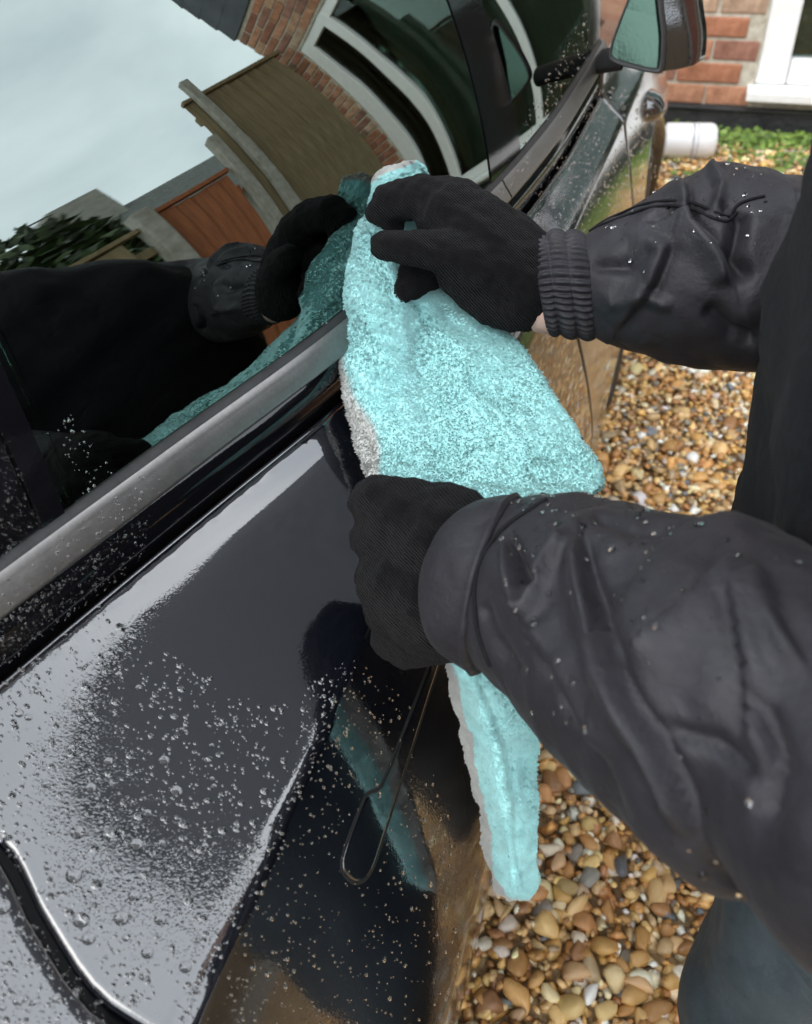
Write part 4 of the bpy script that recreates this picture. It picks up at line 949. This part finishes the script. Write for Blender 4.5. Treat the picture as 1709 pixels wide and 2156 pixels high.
# sleeves: rings given by their upper and lower outline in the photograph
def tube(name, st, m, parent, nlen=90, seg=72, bfac=.92, disp=None, tail=None, open_ends=False):
    K = []
    for tx, ty, bx_, by_, d in st:
        A, B_ = P(tx, ty, d), P(bx_, by_, d); c = (A+B_)/2; a = (A-B_)/2; K.append(np.concatenate([c, a]))
    if tail:
        for c, a in tail: K.append(np.concatenate([c, a]))
    K = crom(K, nlen); Cn, Av = K[:, :3], K[:, 3:]; tg = np.gradient(Cn, axis=0); tg /= np.linalg.norm(tg, axis=1)[:, None]
    Bv = np.cross(tg, Av); la = np.linalg.norm(Av, axis=1)[:, None]; Bv = Bv/np.linalg.norm(Bv, axis=1)[:, None]*la*bfac
    th = np.linspace(0, 2*math.pi, seg, endpoint=False)
    V = Cn[:, None]+Av[:, None]*np.cos(th)[None, :, None]+Bv[:, None]*np.sin(th)[None, :, None]
    nrm = V-Cn[:, None]; nrm /= np.linalg.norm(nrm, axis=2)[..., None]
    if disp is not None: V = V+nrm*disp(V, nrm, th, np.linspace(0, 1, nlen))[..., None]
    fs = gridfaces(nlen, seg, closed=True)
    if not open_ends: fs += [tuple(range(seg-1, -1, -1)), tuple((nlen-1)*seg+k for k in range(seg))]
    V = V.reshape(-1, 3)
    me = mesh(name, V, fs); bm = bmesh.new(); bm.from_mesh(me); bmesh.ops.recalc_face_normals(bm, faces=bm.faces[:]); bm.to_mesh(me); bm.free()
    return link(name, me, m, parent)
def seg_dist(px, py, pts):
    """signed distance (left positive) and position along a polyline in pixels"""
    best = np.full(px.shape, 1e9); sgn_ = np.zeros(px.shape); pos = np.zeros(px.shape); pts = np.array(pts, float); tot = len(pts)-1
    for i in range(tot):
        a, b_ = pts[i], pts[i+1]; v = b_-a; L2 = v@v; t = np.clip(((px-a[0])*v[0]+(py-a[1])*v[1])/L2, 0, 1); dx = px-a[0]-t*v[0]; dy = py-a[1]-t*v[1]; d = np.hypot(dx, dy)
        up = d < best; best = np.where(up, d, best); sgn_ = np.where(up, np.sign(v[0]*dy-v[1]*dx), sgn_); pos = np.where(up, (i+t)/tot, pos)
    return best, sgn_, pos
def folds(lst):
    def f(V, nrm, th, s):
        px, py = proj(V.reshape(-1, 3)); px = px.reshape(V.shape[:2]); py = py.reshape(V.shape[:2]); face = ((EYE-V)*nrm).sum(-1) > 0; o = np.zeros(px.shape)
        for pts, amp, wdt, kind in lst:
            wdt = wdt*.72; d, sg_, pos = seg_dist(px, py, pts); win_ = np.clip(np.sin(np.clip(pos, .02, .98)*math.pi)*2.2, 0, 1); x = d/wdt
            if kind == 'v': q = -np.exp(-x**2)
            elif kind == 'r': q = np.exp(-x**2)
            else:       # ridge on one side, crease along the line
                sd2 = d*sg_*(1 if kind == 'L' else -1); st_ = .5+.5*np.tanh(sd2/(wdt*.45)); q = st_*np.exp(-(d/(wdt*2.4))**2)-.3*(1-st_)*np.exp(-(d/(wdt*1.4))**2)-.45*np.exp(-(d/(wdt*.6))**2)
            o += 1.45*amp*q*win_
        o = o*face
        p3 = V.reshape(-1, 3); o += ((.0022*wob(p3, 9, 61)+.0012*wob(p3, 24, 62)).reshape(px.shape))*np.clip(s[:, None]*6, 0, 1)
        return o
    return f
near_f = [([(1072, 1120), (1112, 1220), (1140, 1235)], .007, 16, 'v'), ([(1062, 1130), (1080, 1210), (1108, 1310)], .008, 17, 'r'),
          ([(1200, 1120), (1140, 1210), (1108, 1312)], .007, 22, 'r'), ([(1225, 1125), (1245, 1226), (1297, 1401), (1420, 1626), (1480, 1760)], .010, 24, 'L'),
          ([(1300, 1395), (1405, 1301), (1490, 1221), (1540, 1150)], .008, 22, 'L'), ([(1525, 1210), (1565, 1401), (1575, 1600)], .008, 26, 'R'),
          ([(1095, 1320), (1165, 1405), (1280, 1620)], .008, 34, 'R'), ([(1020, 1260), (1040, 1340), (1100, 1440)], .004, 24, 'v'),
          ([(1380, 1530), (1500, 1560), (1600, 1640)], .005, 24, 'v'), ([(1600, 1180), (1640, 1300), (1700, 1400)], .006, 26, 'L'), ([(1240, 1080), (1330, 1120), (1420, 1110)], .004, 18, 'v'),
          ([(1600, 1450), (1640, 1600), (1600, 1760)], .007, 30, 'v')]
sh_l = np.array([.23, .25, 1.33]); sh_r = np.array([.25, .80, 1.33]); UP = np.array([0, 0, 1.])
nst = [(1050, 1060, 985, 1392, .625), (1110, 1052, 1030, 1420, .615), (1200, 1040, 1110, 1500, .60), (1300, 1050, 1230, 1620, .58), (1420, 1080, 1360, 1735, .555), (1540, 1100, 1490, 1830, .53), (1640, 1120, 1600, 1905, .505)]
s2 = tube('sleeve', nst, JACKET, person, 260, 200, .88, folds(near_f), tail=[(np.array([.15, .235, 1.06]), np.array([.03, -.03, .088])), (np.array([.205, .235, 1.16]), np.array([-.05, -.03, .075])), (np.array([.25, .30, 1.27]), np.array([-.06, .0, .065]))])
# folded cuff round the near wrist
cst = [(1004, 1092, 938, 1338, .632), (1030, 1064, 949, 1376, .628), (1070, 1052, 978, 1400, .622), (1104, 1050, 1008, 1414, .619)]
tube('cuff', cst, JACKET, person, 30, 96, .93, lambda V, n, th, s: np.minimum(.0022, np.minimum(s, 1-s)[:, None]*.05)+.0012*wob(V.reshape(-1, 3), 18, 70).reshape(V.shape[:2])+.002*np.exp(-((s[:, None]-.86)/.05)**2))
far_f = [([(1440, 365), (1460, 460), (1530, 540), (1545, 600)], .009, 22, 'L'), ([(1560, 440), (1545, 540), (1575, 600)], .010, 26, 'v'), ([(1350, 470), (1420, 440), (1500, 430), (1600, 470)], .004, 9, 'v'),
         ([(1240, 560), (1330, 560), (1380, 520)], .005, 22, 'v'), ([(1300, 700), (1380, 600), (1420, 500)], .007, 30, 'R'), ([(1480, 640), (1540, 700), (1600, 720)], .008, 26, 'v'), ([(1260, 640), (1340, 620), (1420, 650)], .005, 20, 'r'), ([(1490, 345), (1520, 400), (1500, 450)], .006, 16, 'r')]
fst = [(1222, 500, 1250, 708, .852), (1262, 474, 1285, 726, .852), (1320, 445, 1330, 744, .853), (1385, 400, 1390, 762, .855), (1450, 366, 1450, 772, .858), (1520, 346, 1520, 778, .862), (1600, 350, 1600, 785, .867), (1690, 365, 1690, 790, .872)]
s1 = tube('sleeve', fst, JACKET, person, 200, 170, .85, folds(far_f), tail=[(np.array([.20, .77, 1.05]), np.array([-.03, .0, .085])), (np.array([.24, .66, 1.17]), np.array([-.06, .0, .06]))])
# elasticated cuff of the far sleeve: gathers running along the arm, pinched by two stitch lines
def gather(V, n, th, s):
    p = .0016*np.cos(th*46+1.2*np.sin(th*7))[None]*(.35+.65*np.abs(np.sin(s*3*math.pi))[:, None])
    return p+.0028*np.abs(np.sin(s*3*math.pi))[:, None]**.6-.0015
tube('elastic_cuff', [(1116, 502, 1152, 702, .853), (1150, 490, 1180, 706, .853), (1190, 487, 1218, 712, .853), (1232, 492, 1256, 712, .853)], JACKET, person, 48, 368, .9, gather)
# torso of the jacket
def lofted(name, rows, m, parent, seg=64, n=70, amp=.006, sd=5, pw=.8, cap=True):
    K = crom(rows, n); th = np.linspace(0, 2*math.pi, seg, endpoint=False); c, s = np.cos(th), np.sin(th)
    V = np.stack([K[:, 0:1]+K[:, 3:4]*np.sign(c)*np.abs(c)**pw, K[:, 1:2]+K[:, 4:5]*np.sign(s)*np.abs(s)**pw, K[:, 2:3]+0*c[None]], -1)
    nr = np.stack([c, s, 0*c], -1)[None]; p = V.reshape(-1, 3)
    V = V+nr*((amp*wob(p, 4, sd)+amp*.5*wob(p, 10, sd+1)).reshape(n, seg)[..., None])
    fs = gridfaces(n, seg, closed=True)
    if cap: fs += [tuple(range(seg-1, -1, -1)), tuple((n-1)*seg+k for k in range(seg))]
    return link(name, mesh(name, V.reshape(-1, 3), fs), m, parent)
# cx, cy, z, half depth (x), half width (y)
lofted('jacket', [(.25, .585, .80, .163, .255), (.245, .585, .90, .165, .255), (.238, .575, 1.0, .167, .25), (.228, .55, 1.10, .168, .235), (.226, .51, 1.19, .164, .215), (.235, .465, 1.27, .152, .18), (.24, .43, 1.34, .125, .13), (.24, .42, 1.40, .08, .085), (.235, .42, 1.44, .068, .075)], JACKET_SHADED, person, amp=.008)
lofted('trousers', [(.275, .60, .72, .135, .20), (.27, .605, .78, .150, .225), (.262, .61, .86, .155, .235), (.25, .60, .95, .14, .22)], TROUSERS, person, amp=.004, sd=15)
LEGS = (((.258, .47), (.238, .405), (.34, .36)), ((.30, .72), (.38, .80), (.46, .86)))
for (h_, k_, f_2) in LEGS:
    lofted('trouser_leg', [(f_2[0], f_2[1], .05, .085, .080), (f_2[0]*.7+k_[0]*.3, f_2[1]*.7+k_[1]*.3, .20, .095, .088), (k_[0]*.8+f_2[0]*.2, k_[1]*.8+f_2[1]*.2, .36, .103, .095), (k_[0], k_[1], .48, .110, .10), (k_[0]*.5+h_[0]*.5, k_[1]*.5+h_[1]*.5, .64, .125, .115), (h_[0], h_[1], .80, .132, .125)], TROUSERS, person, amp=.008, sd=int(f_2[1]*100))
    x_, cy = f_2
    blob('boot', [((x_+.03, cy, .055), .05, (x_-.12, cy, .04), .042), ((x_+.03, cy, .05), .05, (x_+.02, cy, .14), .052), ((x_-.12, cy, .04), .042, (x_-.16, cy, .036), .034), ((x_+.05, cy, .03), .04, (x_-.14, cy, .025), .034)], BOOT, person, .006, 6)
# body under the clothes: one continuous figure (only a strip of wrist shows)
w_r, w_l = P(1150, 606, .855), P(1000, 1220, .645); e_r, e_l = np.array([.20, .77, 1.05]), np.array([.15, .235, 1.06])
hd = np.array([.18, .42, 1.57])
bodyc = [((.245, .575, .92), .11, (.23, .545, 1.12), .10), ((.23, .545, 1.12), .10, (.225, .47, 1.23), .085), ((.23, .37, 1.25), .04, (.23, .60, 1.15), .04),
         ((.25, .43, 1.28), .062, (.2, .42, 1.48), .055), (hd+np.array([.02, 0, .03]), .088, hd+np.array([-.01, 0, .02]), .085), (hd+np.array([-.03, 0, -.03]), .066, hd+np.array([-.045, 0, -.075]), .045),
         (hd+np.array([-.085, 0, .01]), .012, hd+np.array([-.105, 0, -.022]), .016), (hd+np.array([.01, .085, .0]), .014, hd+np.array([.0, .086, -.035]), .012), (hd+np.array([.01, -.085, .0]), .014, hd+np.array([.0, -.086, -.035]), .012),
         (hd+np.array([-.078, .012, -.058]), .011, hd+np.array([-.078, -.012, -.058]), .011),
         ((.23, .61, 1.14), .04, e_r, .034), (e_r, .034, w_r, .026), ((.24, .37, 1.24), .04, e_l, .034), (e_l, .034, w_l, .028),
         ((.26, .68, .90), .085, (.38, .80, .48), .058), ((.38, .80, .48), .058, (.46, .86, .10), .042), ((.26, .52, .90), .085, (.238, .405, .48), .058), ((.238, .405, .48), .058, (.34, .36, .10), .042)]
blob('body', bodyc, SKIN, person, .007, 6)
blob('wrist', [(P(1152, 640, .8515), .0285, P(1175, 640, .853), .0285)], SKIN, person, .004, 3)
blob('hat', [(hd+np.array([.02, 0, .06]), .094, hd+np.array([-.015, 0, .055]), .09), (hd+np.array([.035, 0, .02]), .088, hd+np.array([.03, 0, .05]), .09)], WOOLHAT, person, .006, 6)
for sy in (-1, 1):
    blob('eye', [(hd+np.array([-.080, sy*.031, .004]), .010, hd+np.array([-.081, sy*.031, .004]), .010)], PLASTIC, person, .003, 2)
# rain beads on both sleeves
def beads(o, parent, n, pxr, rr, seed):
    r = np.random.default_rng(seed); me = o.data; k = len(me.vertices); co = np.zeros(k*3, np.float32); nm = np.zeros(k*3, np.float32)
    me.vertices.foreach_get('co', co); me.vertices.foreach_get('normal', nm); co = co.reshape(-1, 3); nm = nm.reshape(-1, 3)
    px, py = proj(co); ok = (((EYE-co)*nm).sum(1) > .1*np.linalg.norm(EYE-co, axis=1)) & (px > pxr[0]) & (px < pxr[2]) & (py > pxr[1]) & (py < pxr[3]) & (nm[:, 2] > -.1)
    idx = np.nonzero(ok)[0]; wgt = np.clip(nm[idx, 2]+.4, .05, 1)**2; wgt /= wgt.sum(); idx = r.choice(idx, n, p=wgt); V, T = [], []; off = 0
    for i in idx:
        nn = nm[i]; t = np.cross(nn, r.normal(size=3)); t /= np.linalg.norm(t); b_ = np.cross(nn, t); d = np.linalg.norm(co[i]-EYE)
        R_ = rr*r.lognormal(0, .4)/F*d; j = r.normal(0, .004, 3); j -= nn*(j@nn)
        V.append((DS[0]*np.array([R_, R_*r.uniform(.8, 1.3), R_]))@np.stack([t, b_, nn])+co[i]+j-nn*.0002); T.append(DS[1]+off); off += len(DS[0])
    tag(link('rain_beads', fastmesh('rain_beads', np.concatenate(V), np.concatenate(T)), WATER, parent), kind='stuff')
beads(s2, s2, 260, (1060, 1030, 1720, 1900), 4.3, 5)
beads(s1, s1, 90, (1290, 330, 1620, 560), 2.9, 6)

def seam(o, pts, name='seam', r=.0013, lift=.0006):
    me = o.data; k = len(me.vertices); co = np.zeros(k*3, np.float32); nm = np.zeros(k*3, np.float32); me.vertices.foreach_get('co', co); me.vertices.foreach_get('normal', nm); co = co.reshape(-1, 3); nm = nm.reshape(-1, 3)
    ok = ((EYE-co)*nm).sum(1) > 0; co = co[ok]; nm = nm[ok]; px, py = proj(co); path = crom(pts, 40); Q = []
    for x, y in path: i = np.argmin((px-x)**2+(py-y)**2); Q.append(co[i]+nm[i]*lift)
    Q = np.array(Q)
    for _ in range(3): Q[1:-1] = (Q[:-2]+Q[1:-1]*2+Q[2:])/4
    tg = np.gradient(Q, axis=0); tg /= np.linalg.norm(tg, axis=1)[:, None]+1e-9; a = np.cross(tg, EYE-Q); a /= np.linalg.norm(a, axis=1)[:, None]; b_ = np.cross(tg, a); th = np.linspace(0, 2*math.pi, 6, endpoint=False)
    V = (Q[:, None]+r*(a[:, None]*np.cos(th)[None, :, None]+b_[:, None]*np.sin(th)[None, :, None])).reshape(-1, 3)
    link(name, mesh(name, V, gridfaces(40, 6, closed=True)), JACKET_SHADED, o)
seam(s1, [(1238, 484), (1300, 462), (1370, 437), (1440, 436), (1490, 455), (1530, 468), (1556, 440), (1610, 425)])
seam(s1, [(1238, 476), (1300, 452), (1372, 426), (1446, 424), (1500, 444), (1534, 458), (1552, 430), (1610, 413)])
seam(s2, [(1150, 1052), (1062, 1112), (1012, 1182), (1000, 1262), (1010, 1340), (1034, 1402)], r=.0016)
